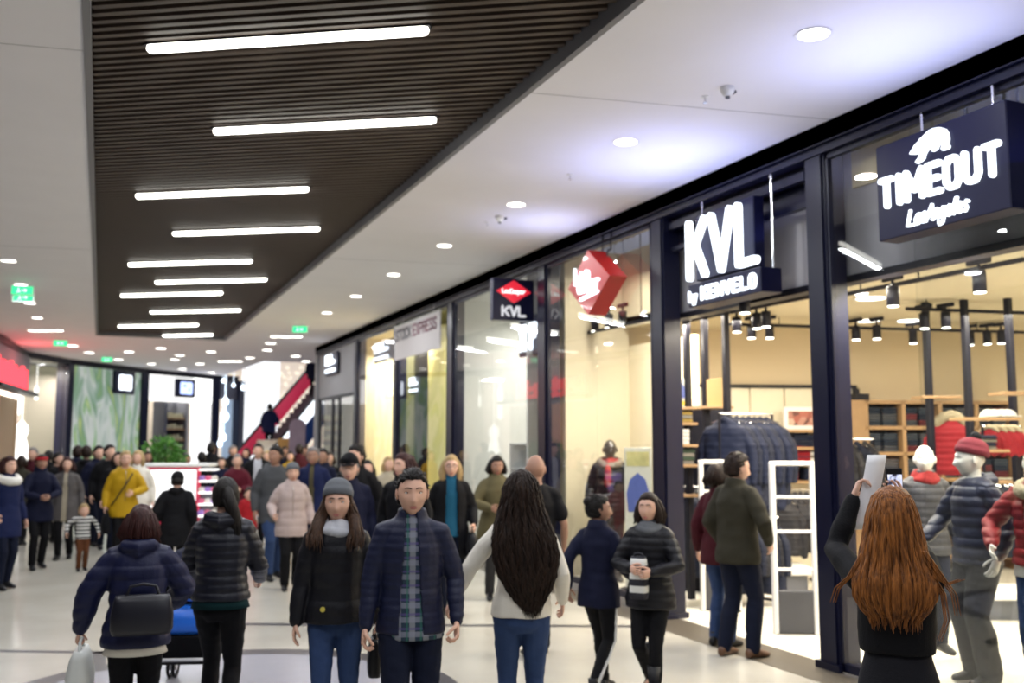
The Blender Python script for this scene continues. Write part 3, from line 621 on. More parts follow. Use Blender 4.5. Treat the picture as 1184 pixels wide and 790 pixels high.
for i in range(4):
    for sx in (-1.44, -1.32, -1.20, -.12, 0, .12): q = MB(); q.rbox((.66 + sx, -.05, .56 + i * .22), (.10, .14, .09), .02); q.build('sweet_box', mat('sweets_%d' % ((i + int(sx * 10)) % 3), [(.7, .12, .25), (.8, .75, .7), (.35, .2, .6)][(i + int(sx * 10)) % 3], .5), kr)
q = MB(); q.rbox((-.92, 0, .75), (.14, .5, .9), .03); q.build('side_display', mat('violet_display', (.35, .25, .7), .4, emit=(.6, .4, 1), es=.5), kr)
pp = pos(186, 54); pl = empty('potted_shrub', (pp[0], pp[1], 0), 0, label='leafy green shrub standing behind the kiosk', cat='plant')
q = MB(); q.rings([[(r_ * math.cos(a * PI / 10), r_ * math.sin(a * PI / 10), z_) for a in range(20)] for r_, z_ in ((.24, 0), (.32, .5), (.34, .55), (.30, .55))]); q.build('pot', M_grey, pl, True)
q = MB()
for i in range(9): a = rng.rand() * 6.28; q.tube([(0, 0, .5), (.12 * math.cos(a), .12 * math.sin(a), 1.1), (.35 * math.cos(a), .35 * math.sin(a), 1.6)], [.02, .015, .008], 6)
q.build('stem', mat('bark', (.10, .06, .03), .8), pl)
q = MB()
for i in range(900):
    v = rng.randn(3); v /= np.linalg.norm(v); rr = rng.rand() ** .4; c0 = np.array([0, 0, 1.5]) + v * rr * np.array([.46, .46, .5])
    ax = v + rng.randn(3) * .5; ax /= np.linalg.norm(ax); sd_ = np.cross(ax, rng.randn(3)); sd_ /= np.linalg.norm(sd_); l_ = .10 + .05 * rng.rand()
    q.add([c0, c0 + ax * l_ * .5 + sd_ * l_ * .25, c0 + ax * l_, c0 + ax * l_ * .5 - sd_ * l_ * .25], [(0, 1, 2, 3)])
q.build('foliage', mat('shrub_leaf', (.07, .22, .03), .5, var=.4, vs=6), pl)
# ------------------------------------------------------------------ people
def rotm(ax, a): return np.array(Matrix.Rotation(a, 3, ax))
def head_mesh(mb, c, R, hs=1., nu=48, nv=36, male=True, mouth=True):
    def fn(p, d):
        x, y, z = p
        t = min(1, max(0, -z / .115))
        x *= 1 - .30 * t ** 1.4; 
        if y < 0: y *= 1 - .38 * max(0, min(1, (-z - .01) / .08)); y *= 1.03
        else: y *= (1 - .05 * t) ; y = y + .006 * t
        if y > 0:
            def g(cx, cz, sx, sz, a): return a * math.exp(-((abs(x) - cx) / sx) ** 2 - ((z - cz) / sz) ** 2)
            f = min(1, y / .05)
            y += f * (g(0, -.034, .013, .014, .020) + g(0, -.012, .010, .022, .010) + g(.033, .008, .016, .011, -.010) + g(.03, .030, .024, .009, .004)
                      + g(0, -.064, .022, .008, .005) + g(0, -.098, .022, .014, .007 if male else .004) + g(.045, -.028, .02, .02, .004) + g(0, -.074, .02, .005, -.003))
        return np.array((x, y, z)) * hs
    mb.sph(c, (.076, .094, .115), nu, nv, fn, R)
    for sx in (-1, 1): mb.sph(c + R @ (np.array((sx * .077, -.008, -.004)) * hs), np.array((.010, .020, .031)) * hs, 10, 8, None, R @ rotm('Z', sx * -.35))
def face_pt(x, z, hs, male=True, dy=0.):
    y = .094 * math.sqrt(max(.01, 1 - (x / .076) ** 2 - (z / .115) ** 2)); t = min(1, max(0, -z / .115)); y = y * (1 - .05 * t) + .006 * t
    g = lambda cx, cz, sx, sz, a: a * math.exp(-((abs(x) - cx) / sx) ** 2 - ((z - cz) / sz) ** 2)
    y += g(.033, .008, .016, .011, -.010) + g(.03, .030, .024, .009, .004) + g(0, -.064, .022, .008, .005) + g(0, -.074, .02, .005, -.003)
    return np.array((x, y + dy, z)) * hs
def hair_cap(mb, c, R, hs, line, thick=.014, nu=40, nv=30, side=-.03, back=-.07, rough=.003, size=(.076, .094, .115)):
    # closed shell that shows outside the skull only above the hair line (front), sides and back
    def fn(p, d):
        x, y, z = p
        if y < 0: y *= 1.06
        f = (d[1] + .15) / .75; f = max(0, min(1, f)); lo = back * (1 - f) + line * f if d[1] < .6 else line
        if d[1] < -.1: lo = back
        elif d[1] < .42: lo = side + (back - side) * max(0, (-d[1] + .1) / .2) if d[1] < .1 else side + (line - side) * (d[1] - .1) / .32
        k = max(0., min(1., (z - lo) / .018)); k = k * k * (3 - 2 * k)
        s_ = 1 + (thick / .09) * k - .10 * (1 - k)
        w = 1 + rough / .09 * noise.noise(Vector((x * 60, y * 60, z * 60)))
        zz = z * s_ * w
        return np.array((x * s_ * w, y * s_ * w, zz)) * hs
    mb.sph(c, size, nu, nv, fn, R)
def ik(S, T, l1, l2, pole):
    S, T = np.array(S, float), np.array(T, float); d = T - S; L = np.linalg.norm(d)
    if L > (l1 + l2) * .995: T = S + d / L * (l1 + l2) * .995; d = T - S; L = np.linalg.norm(d)
    a = (l1 * l1 - l2 * l2 + L * L) / (2 * L); h = math.sqrt(max(0, l1 * l1 - a * a)); u = d / L
    p = np.array(pole, float); p = p - u * (p @ u); p /= np.linalg.norm(p) + 1e-9
    return S + u * a + p * h, T
def hand(mb, W, E, side, sc, curl=.45, palm=None, fingers=8):
    # wrist W, forearm direction from elbow E; palm normal towards the body by default
    d = W - E; d /= np.linalg.norm(d); n = np.array(palm if palm is not None else (-side * 1., .1, 0.), float); n = n - d * (n @ d); n /= np.linalg.norm(n); t = np.cross(n, d) * (1 if True else 1)
    if t @ np.array((0, 1., .3)) < 0: t = -t       # thumb side forward / up
    o = W - d * .01 * sc
    def P(a, b, c): return o + (d * a + t * b + n * c) * sc
    rs = []
    for a, w, h in ((0, .026, .019), (.03, .033, .017), (.06, .040, .015), (.09, .041, .013), (.098, .038, .010)):
        rs.append([P(a, w * math.cos(q * PI / 5), h * math.sin(q * PI / 5)) for q in range(10)])
    mb.rings(rs)
    for i, (b, L) in enumerate(((.030, .072), (.010, .080), (-.011, .074), (-.031, .058))):
        pts = [np.array((.085, b, 0.))]; a = 0
        for k, f in enumerate((.42, .32, .26)):
            a += curl * (.6 if k == 0 else 1.); pts.append(pts[-1] + np.array((math.cos(a), b * .8 if k == 0 else 0, math.sin(a))) * L * f)
        mb.tube([P(*q) for q in pts], [.0088 * sc, .0083 * sc, .0076 * sc, .0064 * sc], fingers)
    pts = [(.02, .022, .004), (.045, .045, .012), (.07, .055, .022 + .02 * curl), (.092, .052, .034 + .03 * curl)]
    mb.tube([P(*q) for q in pts], [.0125 * sc, .0115 * sc, .0098 * sc, .008 * sc], fingers)
    return d, n, t, o

def fold(me, amp, freq=9., quilt=None, zr=None, seed=0, arms=None):
    co = coords(me); no = normals(me)
    off = np.array([noise.noise(Vector((x * freq + seed, y * freq, z * freq * 1.6))) for x, y, z in co]) * amp
    if quilt:
        per, qa = quilt
        z = co[:, 2].copy()
        off = off + qa * (np.abs(np.sin(PI * z / per)) ** .6 - .6)
    setco(me, co + no * off[:, None])

CLOTH = {}
NP = [0]
def person(label, u, s, h, face=0, top=None, legs=None, hair=None, pose=None, fine=0, male=True, skin=0, extras=(), group=None, name='person', cat='person', xy=None, z0=0., mann=None):
    NP[0] += 1; seed = NP[0] * 3.7; k = h / 1.75; pose = pose or {}
    p = np.array(xy) if xy is not None else pos(u, s)
    tc = math.atan2(-p[1], -p[0]); rz = tc + math.radians(face) - PI / 2
    root = empty(name, (p[0], p[1], z0), rz, label=label, cat=cat, group=group)
    vb, vc = ((.011, .0085), (.016, .013), (.024, .022))[fine]; ns = (14, 12, 8)[fine]
    lean = pose.get('lean', 0.)
    def UB(q): q = np.array(q, float); q = q * np.array((1, 1, 1)); c = np.array((0, 0, .95)); return (rotm('X', -lean) @ (q - c) + c)
    sw = .168 if male else .150
    child = h < 1.25
    # joints at unit height 1.75
    SH = {1: UB((sw, 0, 1.405)), -1: UB((-sw, 0, 1.405))}
    st = pose.get('stride', .0); lift = pose.get('lift', .0)
    AN = {1: np.array((.085, st, .085)), -1: np.array((-.085, -st, .085 + lift + abs(st) * .10))}
    if 'ankles' in pose: AN = {1: np.array(pose['ankles'][0]), -1: np.array(pose['ankles'][1])}
    HP = {s_: np.array((.085 * s_, 0, .91 - abs(st) * .12)) for s_ in (1, -1)}
    KN = {}
    for s_ in (1, -1): KN[s_], AN[s_] = ik(HP[s_], AN[s_], .425, .42, (0, 1, .05))
    arms = {1: pose.get('R', (.27, .03, .90)), -1: pose.get('L', (-.27, .03, .90))}
    poles = {1: pose.get('Rp', (.3, -1, -.2)), -1: pose.get('Lp', (-.3, -1, -.2))}
    EL, WR = {}, {}
    for s_ in (1, -1): EL[s_], WR[s_] = ik(SH[s_], arms[s_], .285, .255, poles[s_])
    HC = UB((0, .025, 1.620)) + np.array(pose.get('hoff', (0, 0, 0)))
    HR = rotm('Z', pose.get('turn', 0.)) @ rotm('X', -pose.get('nod', 0.) - lean * .4) @ rotm('Y', pose.get('tilt', 0.))
    hs = (1.10 if male else 1.06) * (1.42 if child else 1)
    if child: HC = HC + np.array((0, 0, -.05))
    # ---- body
    mb = MB()
    hipw = .148 if male else .150; ww = .135 if male else .118
    def loftz(mb, secs, n=20):
        rs = []
        for (z, rx, ry, cy_) in secs: rs.append([UB((rx * math.copysign(abs(math.cos(a)) ** .9, math.cos(a)), cy_ + ry * math.sin(a), z)) if z > .95 else np.array((rx * math.cos(a), cy_ + ry * math.sin(a), z)) for a in [2 * PI * i / n for i in range(n)]])
        mb.rings(rs)
    loftz(mb, [(.82, .09, .06, 0), (.87, hipw - .02, .085, 0), (.95, hipw - .015, .09, 0), (1.08, ww, .09, 0), (1.22, ww + .02, .10, 0), (1.34, .155, .11, .0), (1.42, .13, .09, 0), (1.47, .07, .065, 0), (1.49, .05, .05, 0)])
    mb.tube([UB((0, -.005, 1.42)), HC + HR @ np.array((0, -.02, -.05))], [.058, .052], ns)
    for s_ in (1, -1):
        mb.tube([UB((.05 * s_, 0, 1.43)), SH[s_] + np.array((-.015 * s_, 0, -.01)), (SH[s_] + EL[s_]) / 2, EL[s_], (EL[s_] * .6 + WR[s_] * .4), WR[s_]], [.052, .052, .044, .036, .037, .025], ns)
        mb.tube([HP[s_], (HP[s_] + KN[s_]) / 2, KN[s_], KN[s_] * .65 + AN[s_] * .35 + np.array((0, -.012, 0)), AN[s_]], [.078, .064, .048, .046, .033], ns)
        mb.tube([AN[s_] + np.array((0, -.02, -.03)), AN[s_] + np.array((.01 * s_, .12, -.055))], [.032, .026], 8)
    body = fuse(mb, vb * 1.2, 2)
    hm = MB(); head_mesh(hm, HC, HR, hs, *((48, 36), (32, 24), (24, 18))[fine], male)
    GR = {}
    for s_ in (1, -1):
        if pose.get('nohand') and s_ in pose['nohand']: continue
        GR[s_] = hand(hm, WR[s_], EL[s_], s_, (1.0 if male else .9) * (1.1 if child else 1), pose.get('curlR' if s_ == 1 else 'curlL', .38), pose.get('palmR' if s_ == 1 else 'palmL'), (8, 6, 5)[fine])
    bm_ = MB(); co = coords(body); bm_.add(co, [tuple(q.vertices) for q in body.polygons]); bm_.add(hm.v, hm.f); bpy.data.meshes.remove(body)
    bo = bm_.build('body', mann or SKIN[skin], root, True)
    if not mann and fine < 2 and not pose.get('noface'):
        for s_ in (1, -1):
            e = MB(); ec = HC + HR @ face_pt(.032 * s_, .008, hs, male, -.006); e.sph(ec, np.array((.0135, .0095, .0072)) * hs, 12, 8, None, HR); e.build('eye', M_eye, bo, True)
            e = MB(); e.sph(ec + HR @ np.array((-.001 * s_, .0062, 0)), np.array((.0062, .004, .0062)) * hs, 10, 8, None, HR); e.build('iris', M_iris, bo, True)
            e = MB(); e.tube([ec + HR @ (np.array((a * s_, .0055 + .001 * q_, .0062 * q_)) * hs) for a, q_ in ((-.013, .2), (-.006, .95), (.004, 1.1), (.014, .4))], [.002, .0027, .0027, .002], 6); e.build('eyelid', mat('upper_eyelid', (.22, .11, .08), .6), bo, True)
            e = MB(); e.tube([HC + HR @ face_pt(a * s_, .030 + b, hs, male, .001) for a, b in ((.013, 0), (.022, .003), (.032, .004), (.045, -.001))], [.0032, .0036, .0034, .0018], 6); e.build('eyebrow', HAIR['brown' if (hair or {}).get('c') in ('blonde', 'red') else 'black'], bo, True)
        e = MB(); lc = HC + HR @ face_pt(0, -.064, hs, male, .000); e.sph(lc, np.array((.022, .0055, .0042)) * hs, 14, 6, None, HR); e.sph(lc + HR @ np.array((0, -.001, -.0075)) * hs, np.array((.018, .0055, .0046)) * hs, 14, 6, None, HR); e.build('lips', M_lip, bo, True)
    # ---- trousers
    if legs:
        b = legs.get('b', .010); mb = MB()
        loftz(mb, [(.79, .10, .08, -.005), (.84, hipw + b * .6, .112 + b, -.01), (.93, hipw + b * .6, .108 + b, -.005), (1.00, ww + .02 + b, .098 + b, 0), (1.03, ww + .015 + b, .092 + b, 0)])
        low = legs.get('low', .012)
        for s_ in (1, -1):
            A = AN[s_]
            mb.tube([HP[s_] + np.array((0, -.005, -.01)), (HP[s_] + KN[s_]) / 2, KN[s_], KN[s_] * .65 + A * .35 + np.array((0, -.012, 0)), A + np.array((0, 0, .0))], [.092 + b, .076 + b, .056 + b, .054 + b + low * .3, .040 + low + b * .6], ns)
        me = fuse(mb, vc, 3); fold(me, .005 if fine < 2 else 0, 14, None, seed=seed) if fine < 2 else None
        link('trousers', me, legs['m'], root, True)
        if legs.get('stripe'):
            q = MB()
            for s_ in (1, -1): q.tube([HP[s_] + np.array((s_ * .085, -.0, -.05)), (HP[s_] + KN[s_]) / 2 + np.array((s_ * .074, 0, 0)), KN[s_] + np.array((s_ * .058, 0, 0)), AN[s_] + np.array((s_ * .048, 0, .02))], .018, 8, False, .5)
            q.build('white_stripe', M_white, root, True, label='white side stripe')
        for s_ in (1, -1):      # shoes
            A = AN[s_]; boot = legs.get('boot', 0); q = MB(); rs = []; yaw_ = .12 * -s_
            Rf = rotm('Z', yaw_) @ rotm('X', -.35 * max(0, (A[2] - .1) * 8) if A[1] < 0 else 0)
            for (y, w, hh, zz) in ((-.075, .022, .02, -.05), (-.065, .034, .04, -.042), (-.03, .038, .052, -.03), (.02, .040, .052, -.03), (.07, .044, .038, -.046), (.12, .045, .028, -.056), (.165, .034, .022, -.062), (.18, .018, .014, -.066)):
                rs.append([A + Rf @ np.array((w * math.cos(a), y, max(-.085, zz + hh * math.sin(a)))) for a in [2 * PI * i / 12 for i in range(12)]])
            q.rings(rs); q.tube([A + np.array((0, -.005, -.03)), A + np.array((0, -.005, .05 + boot))], [.042, .046 + (.012 if boot else 0)], 10, False)
            q.build('boot' if boot else 'shoe', legs.get('shoe', M_leather), root, True)
    # ---- upper garment(s)
    if top:
        b = top.get('b', .03); hem = top.get('hem', .84); fl = top.get('flare', .0); ar = top.get('arm', b * .62)
        def torso(mb, b, hem, fl, nk=1.47, ntop=True):
            S = []
            full = [(.40, hipw + .045, .14), (.60, hipw + .042, .14), (.75, hipw + .036, .135), (.86, hipw + .030, .130), (.95, hipw + .018, .120), (1.08, ww + .014, .102), (1.20, ww + .022, .106), (1.32, .155 if male else .144, .112), (1.40, .130, .10), (1.45, .098, .085), (1.485, .068, .068)]
            zs = [q[0] for q in full]
            S.append((hem, np.interp(hem, zs, [q[1] for q in full]) + b * .85 + fl, np.interp(hem, zs, [q[2] for q in full]) + b * .85 + fl * .8, 0))
            for z, rx, ry in full:
                if z > hem + .03: bb = b * (1 if z < 1.4 else .75); f_ = fl * max(0, (1.1 - z) / .5); S.append((z, rx + bb + f_, ry + bb + f_ * .8, 0))
            loftz(mb, S, 24)
        mb = MB(); torso(mb, b, hem, fl)
        slv = top.get('sleeve', 1.)
        for s_ in (1, -1):
            end = EL[s_] + (WR[s_] - EL[s_]) * (.93 if slv == 1 else 0); a0 = UB((.05 * s_, 0, 1.435))
            if slv == 1: mb.tube([a0, SH[s_] + np.array((-.012 * s_, 0, -.012)), (SH[s_] + EL[s_]) / 2, EL[s_], EL[s_] * .55 + WR[s_] * .45, end], [.050 + b * .5, .054 + ar, .050 + ar, .043 + ar, .041 + ar * .9, .031 + ar * .55], ns)
            else: mb.tube([a0, SH[s_] + np.array((-.012 * s_, 0, -.012)), SH[s_] * .35 + EL[s_] * .65], [.055 + b * .6, .06 + ar, .058 + ar], ns)
        col = top.get('collar', 'stand')
        nb, nt_ = UB((0, -.012, 1.455)), UB((0, .0, 1.525 if col == 'stand' else 1.49))
        if col in ('stand', 'high'): mb.tube([nb, UB((0, .0, 1.53 if col == 'stand' else 1.56))], [.088 + b * .4, .074 + b * .4], ns + 4, False)
        if col == 'hood': mb.tube([UB((-.095, -.02, 1.47)), UB((-.075, -.085, 1.475)), UB((0, -.125, 1.45)), UB((.075, -.085, 1.475)), UB((.095, -.02, 1.47))], [.035, .052, .062, .052, .035], ns)
        if col == 'shawl': mb.tube([nb, UB((0, .01, 1.54))], [.12, .085], ns + 4, False)
        me = fuse(mb, vc, 3)
        fold(me, top.get('fold', .007), 8, top.get('quilt') if fine < 2 else None, seed=seed)
        op = top.get('open')
        if op:
            co = coords(me); no = normals(me); import bmesh; bm = bmesh.new(); bm.from_mesh(me); dl = []
            for f_ in bm.faces:
                c_ = f_.calc_center_median(); wv = op[0] + (op[1] - op[0]) * max(0, min(1, (c_.z - hem) / (1.5 - hem)))
                if c_.y > .02 and abs(c_.x - op[2] if len(op) > 2 else c_.x) < wv and (f_.normal.y > .2 or c_.z < hem + .04 or c_.z > 1.44): dl.append(f_)
            bmesh.ops.delete(bm, geom=dl, context='FACES'); bm.to_mesh(me); bm.free()
        jo = link(top.get('name', 'jacket'), me, top['m'], root, True)
        if op:
            so = jo.modifiers.new('thick', 'SOLIDIFY'); so.thickness = .014; so.offset = -1
        if top.get('zip') and not op:
            q = MB(); pts = [UB((.004, .118 + b + (.004 if z < 1.1 else .0) - (.02 if z > 1.4 else 0) - max(0, 1.25 - z) * .05 - .0, z)) for z in np.linspace(hem + .03, 1.46, 9)]; q.tube(pts, .004, 6); q.build('zip', M_chrome, jo, True)
        if top.get('under'):
            un_ = top['under']; q = MB(); torso(q, un_.get('b', .008), un_.get('hem', hem - .015), fl * .5)
            if un_.get('roll'): q.tube([UB((0, 0, 1.44)), UB((0, .01, 1.55))], [.085, .066], ns + 4, False)
            elif un_.get('collar'): q.tube([UB((0, 0, 1.45)), UB((0, -.005, 1.505))], [.078, .066], ns + 4, False)
            me = fuse(q, vc, 3); link(un_.get('name', 'shirt'), me, un_['m'], root, True)
        if top.get('fur'):
            q = MB(); rr = top.get('furr', .05)
            path = [UB((.105 * math.sin(t) * 1.1, -.02 - (.095 if math.cos(t) > 0 else .17) * math.cos(t), 1.48 - .03 * (1 - math.cos(t)))) for t in np.linspace(-3.05, 3.05, 19)]
            q.tube(path, [rr * .75] + [rr * .8] * 3 + [rr] * 11 + [rr * .8] * 3 + [rr * .75], 14)
            me = fuse(q, .009 if fine < 2 else .016, 1); co = coords(me); no = normals(me); setco(me, co + no * (rng.rand(len(co), 1) * .012))
            link('fur_collar', me, top['fur'], jo, True)
        if top.get('scarf'):
            q = MB()
            for j, (zz, rr, th) in enumerate(((1.462, .094, .033), (1.492, .080, .028), (1.516, .070, .022))):
                path = [UB((rr * math.sin(t), .012 + rr * .95 * math.cos(t), zz - .022 * (1 + math.cos(t)) / 2 + .008 * math.sin(3 * t + j))) for t in np.linspace(0, 2 * PI, 17)]
                q.tube(path, [th * (1 + .2 * math.sin(i * 1.7)) for i in range(17)], 10)
            if top.get('scarftail'): q.tube([UB((.03, .12, 1.47)), UB((.04, .15 + b, 1.36)), UB((.05, .15 + b, 1.2))], [.035, .042, .045], 10)
            me = fuse(q, .009 if fine < 2 else .016, 2); link('scarf', me, top['scarf'], root, True)
        if top.get('badge'):
            q = MB(); q.cyl(UB((.085, .135 + b, .98)), UB((.085, .142 + b, .98)), .016, 14); q.build('badge', mat('yellow_badge', (.6, .5, .08), .4), jo, label='small yellow oval badge')
        if top.get('shirtline'):
            q = MB(); q.rings([[(rx * math.cos(a), ry * math.sin(a), z) for a in [2 * PI * i / 24 for i in range(24)]] for z, rx, ry in ((hem - .05, hipw + b + .012, .11 + b), (hem + .03, hipw + b * .6, .105 + b * .6))]); q.build('shirt_hem', top['shirtline'], root, True)
    # ---- hair and hats
    if hair:
        c_ = HAIR[hair.get('c', 'black')]; st_ = hair.get('s', 'short'); q = MB(); nu, nv = ((44, 34), (30, 24), (22, 16))[fine]
        if st_ not in ('none', 'hatonly'):
            hair_cap(q, HC, HR, hs, hair.get('line', .062), hair.get('th', .014), nu, nv, hair.get('side', -.02 if male else -.05), hair.get('back', -.07), .006 if st_ == 'short' else .003)
        if st_ == 'bun': q.sph(HC + HR @ np.array((0, -.10, .07)), .045, 14, 10)
        def W(x, y, z): return HC + HR @ np.array((x, y, z))
        if st_ == 'bob':
            for s_ in (1, -1):
                q.tube([W(.06 * s_, .01, .05), W(.088 * s_, .0, -.02), W(.092 * s_, .005, -.09), W(.08 * s_, .01, -hair.get('len', .14))], [.03, .034, .036, .02], 10)
            q.tube([W(0, -.08, .05), W(0, -.095, -.03), W(0, -.08, -hair.get('len', .14))], [.07, .075, .05], 12)
            if fine < 2:
                for j in range(150):
                    a = PI * (.92 + 1.16 * rng.rand()); e_ = hair.get('len', .14) + .03 * rng.rand(); rx_ = .105 + .02 * rng.rand(); c0, s0 = math.cos(a), math.sin(a) - .15; wv_ = .008 * rng.randn()
                    q.tube([W(rx_ * .72 * c0, rx_ * s0 * .85 - .01, .07), W(rx_ * .98 * c0, rx_ * 1.1 * s0 - .01, .0), W(rx_ * 1.08 * c0 + wv_, rx_ * 1.2 * s0 - .01, -.07), W(rx_ * 1.0 * c0 - wv_, rx_ * 1.1 * s0, -e_)], [.004, .005, .005, .002], 5)
        if st_ == 'front':       # long hair falling in front of both shoulders
            for s_ in (1, -1):
                q.tube([W(.06 * s_, -.01, .03), W(.090 * s_, -.02, -.05), W(.110 * s_, .02, -.13), W(.120 * s_, .075, -.19), W(.12 * s_, .105, -.25)], [.03, .036, .042, .040, .014], 12)
                for j in range(26 if fine == 0 else 8):
                    a, r_ = rng.rand() * 6.28, .8 + .5 * rng.rand(); dx, dy = .035 * math.cos(a) * r_, .03 * math.sin(a) * r_
                    q.tube([W(.07 * s_ + dx * .5, -.01 + dy, .0), W(.092 * s_ + dx, -.01 + dy, -.07), W(.118 * s_ + dx, .03 + dy, -.15), W(.128 * s_ + dx * 1.3, .080 + dy, -.20), W(.12 * s_ + dx * 1.4, .115 + dy, -.25 - .05 * rng.rand())], [.006, .007, .007, .006, .002], 5)
            q.tube([W(0, -.08, .03), W(0, -.10, -.06), W(0, -.10, -.18)], [.07, .085, .07], 12)
        if st_ == 'tail':
            q.tube([W(0, -.09, .05), W(.0, -.135, .0), W(.03, -.15, -.10), W(.05, -.135, -.22), W(.05, -.13, -.34)], [.03, .042, .045, .036, .01], 12)
            for j in range(18): a = rng.rand() * 6.28; dx, dy = .04 * math.cos(a), .03 * math.sin(a); q.tube([W(dx * .5, -.10 + dy, .03), W(dx, -.14 + dy, -.02), W(.03 + dx, -.15 + dy, -.10), W(.05 + dx, -.14 + dy, -.22), W(.05 + dx, -.13 + dy, -.34 - .05 * rng.rand())], [.007, .008, .008, .006, .002], 5)
        if st_ == 'long':
            rows = hair['rows']         # (z, rx, ry, y0)
            def surf(t, a, ex=1.):
                zs = [r_[0] for r_ in rows][::-1]; f = lambda j: np.interp(t, zs, [r_[j] for r_ in rows][::-1])
                return UB((f(1) * math.cos(a) * ex + hair.get('sway', 0) * max(0, 1.5 - t), f(3) + f(2) * math.sin(a) * ex, t))
            vol = MB(); vol.rings([[surf(z, a, .95) for a in [2 * PI * i / 26 for i in range(26)]] for z, *_ in rows[::-1]])
            me = fuse(vol, .012, 2); q.add(coords(me), [tuple(f_.vertices) for f_ in me.polygons]); bpy.data.meshes.remove(me)
            ztop, zbot = rows[0][0], rows[-1][0]; hair_cap(q, HC, HR, hs, .06, .03, nu, nv, -.05, -.09, .004); wv = hair.get('wave', .0)
            for j in range(hair.get('n', 460)):
                a = PI * (1.02 + .96 * rng.rand()) if j % 5 else 2 * PI * rng.rand()
                if PI * .12 < a < PI * .88: continue
                a = PI + round((a - PI) * 11) / 11 + .05 * rng.randn() if rng.rand() < .6 else a; e0 = zbot + (.0 + .16 * rng.rand()) * (.3 + abs(math.cos(a))) - .06 * rng.rand(); z_ = np.linspace(ztop - .02 * rng.rand(), max(e0, zbot - .07), 16); ph = round((a - PI) * 11) * 1.9 + .5 * rng.rand(); fq = 28 + 3 * rng.rand(); ex = .97 + .09 * rng.rand()
                pts = [surf(max(z, zbot), a + .05 * math.sin(z * 9 + ph) * (1 + wv * 6), ex) + np.array((wv * math.sin(z * fq + ph), wv * math.cos(z * fq + ph * 2), min(0, z - zbot))) for z in z_]
                r0 = .0022 + .0028 * rng.rand(); q.tube(pts, [r0 * .6] + [r0] * 12 + [r0 * .8, r0 * .5, r0 * .2], 5)
            for pts in hair.get('wisps', ()): q.tube([UB(p_) for p_ in pts], np.linspace(.005, .0015, len(pts)), 5)
        if fine < 2 and st_ in ('short', 'bun') and not hair.get('hat'):
            ln_ = hair.get('line', .062)
            for j in range((420, 170)[fine]):
                d = rng.randn(3); d /= np.linalg.norm(d)
                if d[2] * .115 < (ln_ + .004 if d[1] > .3 else ((.02 if d[1] > 0 else -.045) if st_ == 'short' else (-.01 if d[1] > 0 else -.06))): continue
                swept = st_ in ('short', 'bun', 'tail'); t = np.array((d[0] * .5 + .15 * rng.randn(), -.8, .15 * rng.randn())) if swept else np.array((d[0] * 1.2 + .2 * rng.randn(), -.2, -.6))
                t = t - d * (t @ d); t /= np.linalg.norm(t) + 1e-9; l_ = .035 + .03 * rng.rand(); o_ = hair.get('th', .014) / .09
                P_ = [HC + HR @ ((d * np.array((.076, .098, .115)) * (1 + o_ * e_) + t * l_ * g_) * hs) for e_, g_ in ((.7, 0), (1.05, .4), (1.06, .8), (.85, 1.05))]
                q.tube(P_, [.003, .0035, .0028, .001], 5)
        if q.v: q.build('hair', c_, root, True)
        hat = hair.get('hat')
        if hat == 'beanie':
            q = MB(); TR_ = HR @ rotm('X', .26 if not hair.get('pom') else .22); O_ = HC + HR @ np.array((0, -.010, .012)) * hs; nb_ = 36
            prof = [(.030, .985), (.020, 1.04), (.026, 1.10), (.048, 1.11), (.064, 1.08), (.066, 1.045), (.085, 1.0), (.105, .88), (.122, .68), (.134, .42), (.139, .15)]
            q.rings([[O_ + TR_ @ (np.array((.083 * r_ * math.cos(a) * (1 + .012 * math.cos(18 * a)), .102 * r_ * math.sin(a) * (1 + .012 * math.cos(18 * a)), z_)) * hs) for a in [2 * PI * i / nb_ for i in range(nb_)]] for z_, r_ in prof])
            me = q.mesh('hat'); o = link('beanie', me, hair['hm'], root, True)
            if hair.get('pom'): q = MB(); q.sph(HC + HR @ np.array((0, -.055, .170)), .038, 14, 10, lambda p_, d: p_ * (1 + .12 * noise.noise(Vector(d * 9)))); q.build('pompom', hair['pom'], o, True)
        if hat == 'headband':
            q = MB(); q.rings([[HC + HR @ (np.array((.086 * math.cos(a), .104 * math.sin(a), z_)) * hs * r_) for a in [2 * PI * i / 24 for i in range(24)]] for z_, r_ in ((.045, 1.0), (.06, 1.02), (.09, .93))]); q.build('headband', hair['hm'], root, True)
        if hat == 'cap':
            q = MB(); hair_cap(q, HC + HR @ np.array((0, 0, .012)), HR, hs * 1.03, .040, .020, nu, nv, .02, -.01, .0); q.rings([[HC + HR @ np.array((x, y, z)) for x, y, z in ring] for ring in ([(-.07, .075, .05), (0, .10, .058), (.07, .075, .05), (.075, .07, .044), (0, .095, .05), (-.075, .07, .044)], [(-.055, .125, .035), (0, .155, .040), (.055, .125, .035), (.055, .125, .029), (0, .152, .032), (-.055, .125, .029)])]); q.build('flat_cap', hair['hm'], root, True)
        if hair.get('glasses'):
            q = MB()
            for s_ in (1, -1):
                cc = HC + HR @ (np.array((.032 * s_, .100, .008)) * hs); q.tube([cc + HR @ np.array((.020 * math.cos(a), 0, .015 * math.sin(a))) for a in np.linspace(0, 2 * PI, 15)], .0018, 6); q.tube([cc + HR @ np.array((.02 * s_, 0, .004)), HC + HR @ np.array((.082 * s_, .0, .01))], .0018, 6)
            q.tube([HC + HR @ np.array((-.012, .104, .010)), HC + HR @ np.array((.012, .104, .010))], .0018, 6); q.build('glasses', M_black, root, True)
    for o in root.children: o.scale = (k, k, k)
    D = dict(root=root, UB=UB, SH=SH, EL=EL, WR=WR, HC=HC, HR=HR, GR=GR, k=k, rz=rz, p=p, z0=z0, AN=AN)
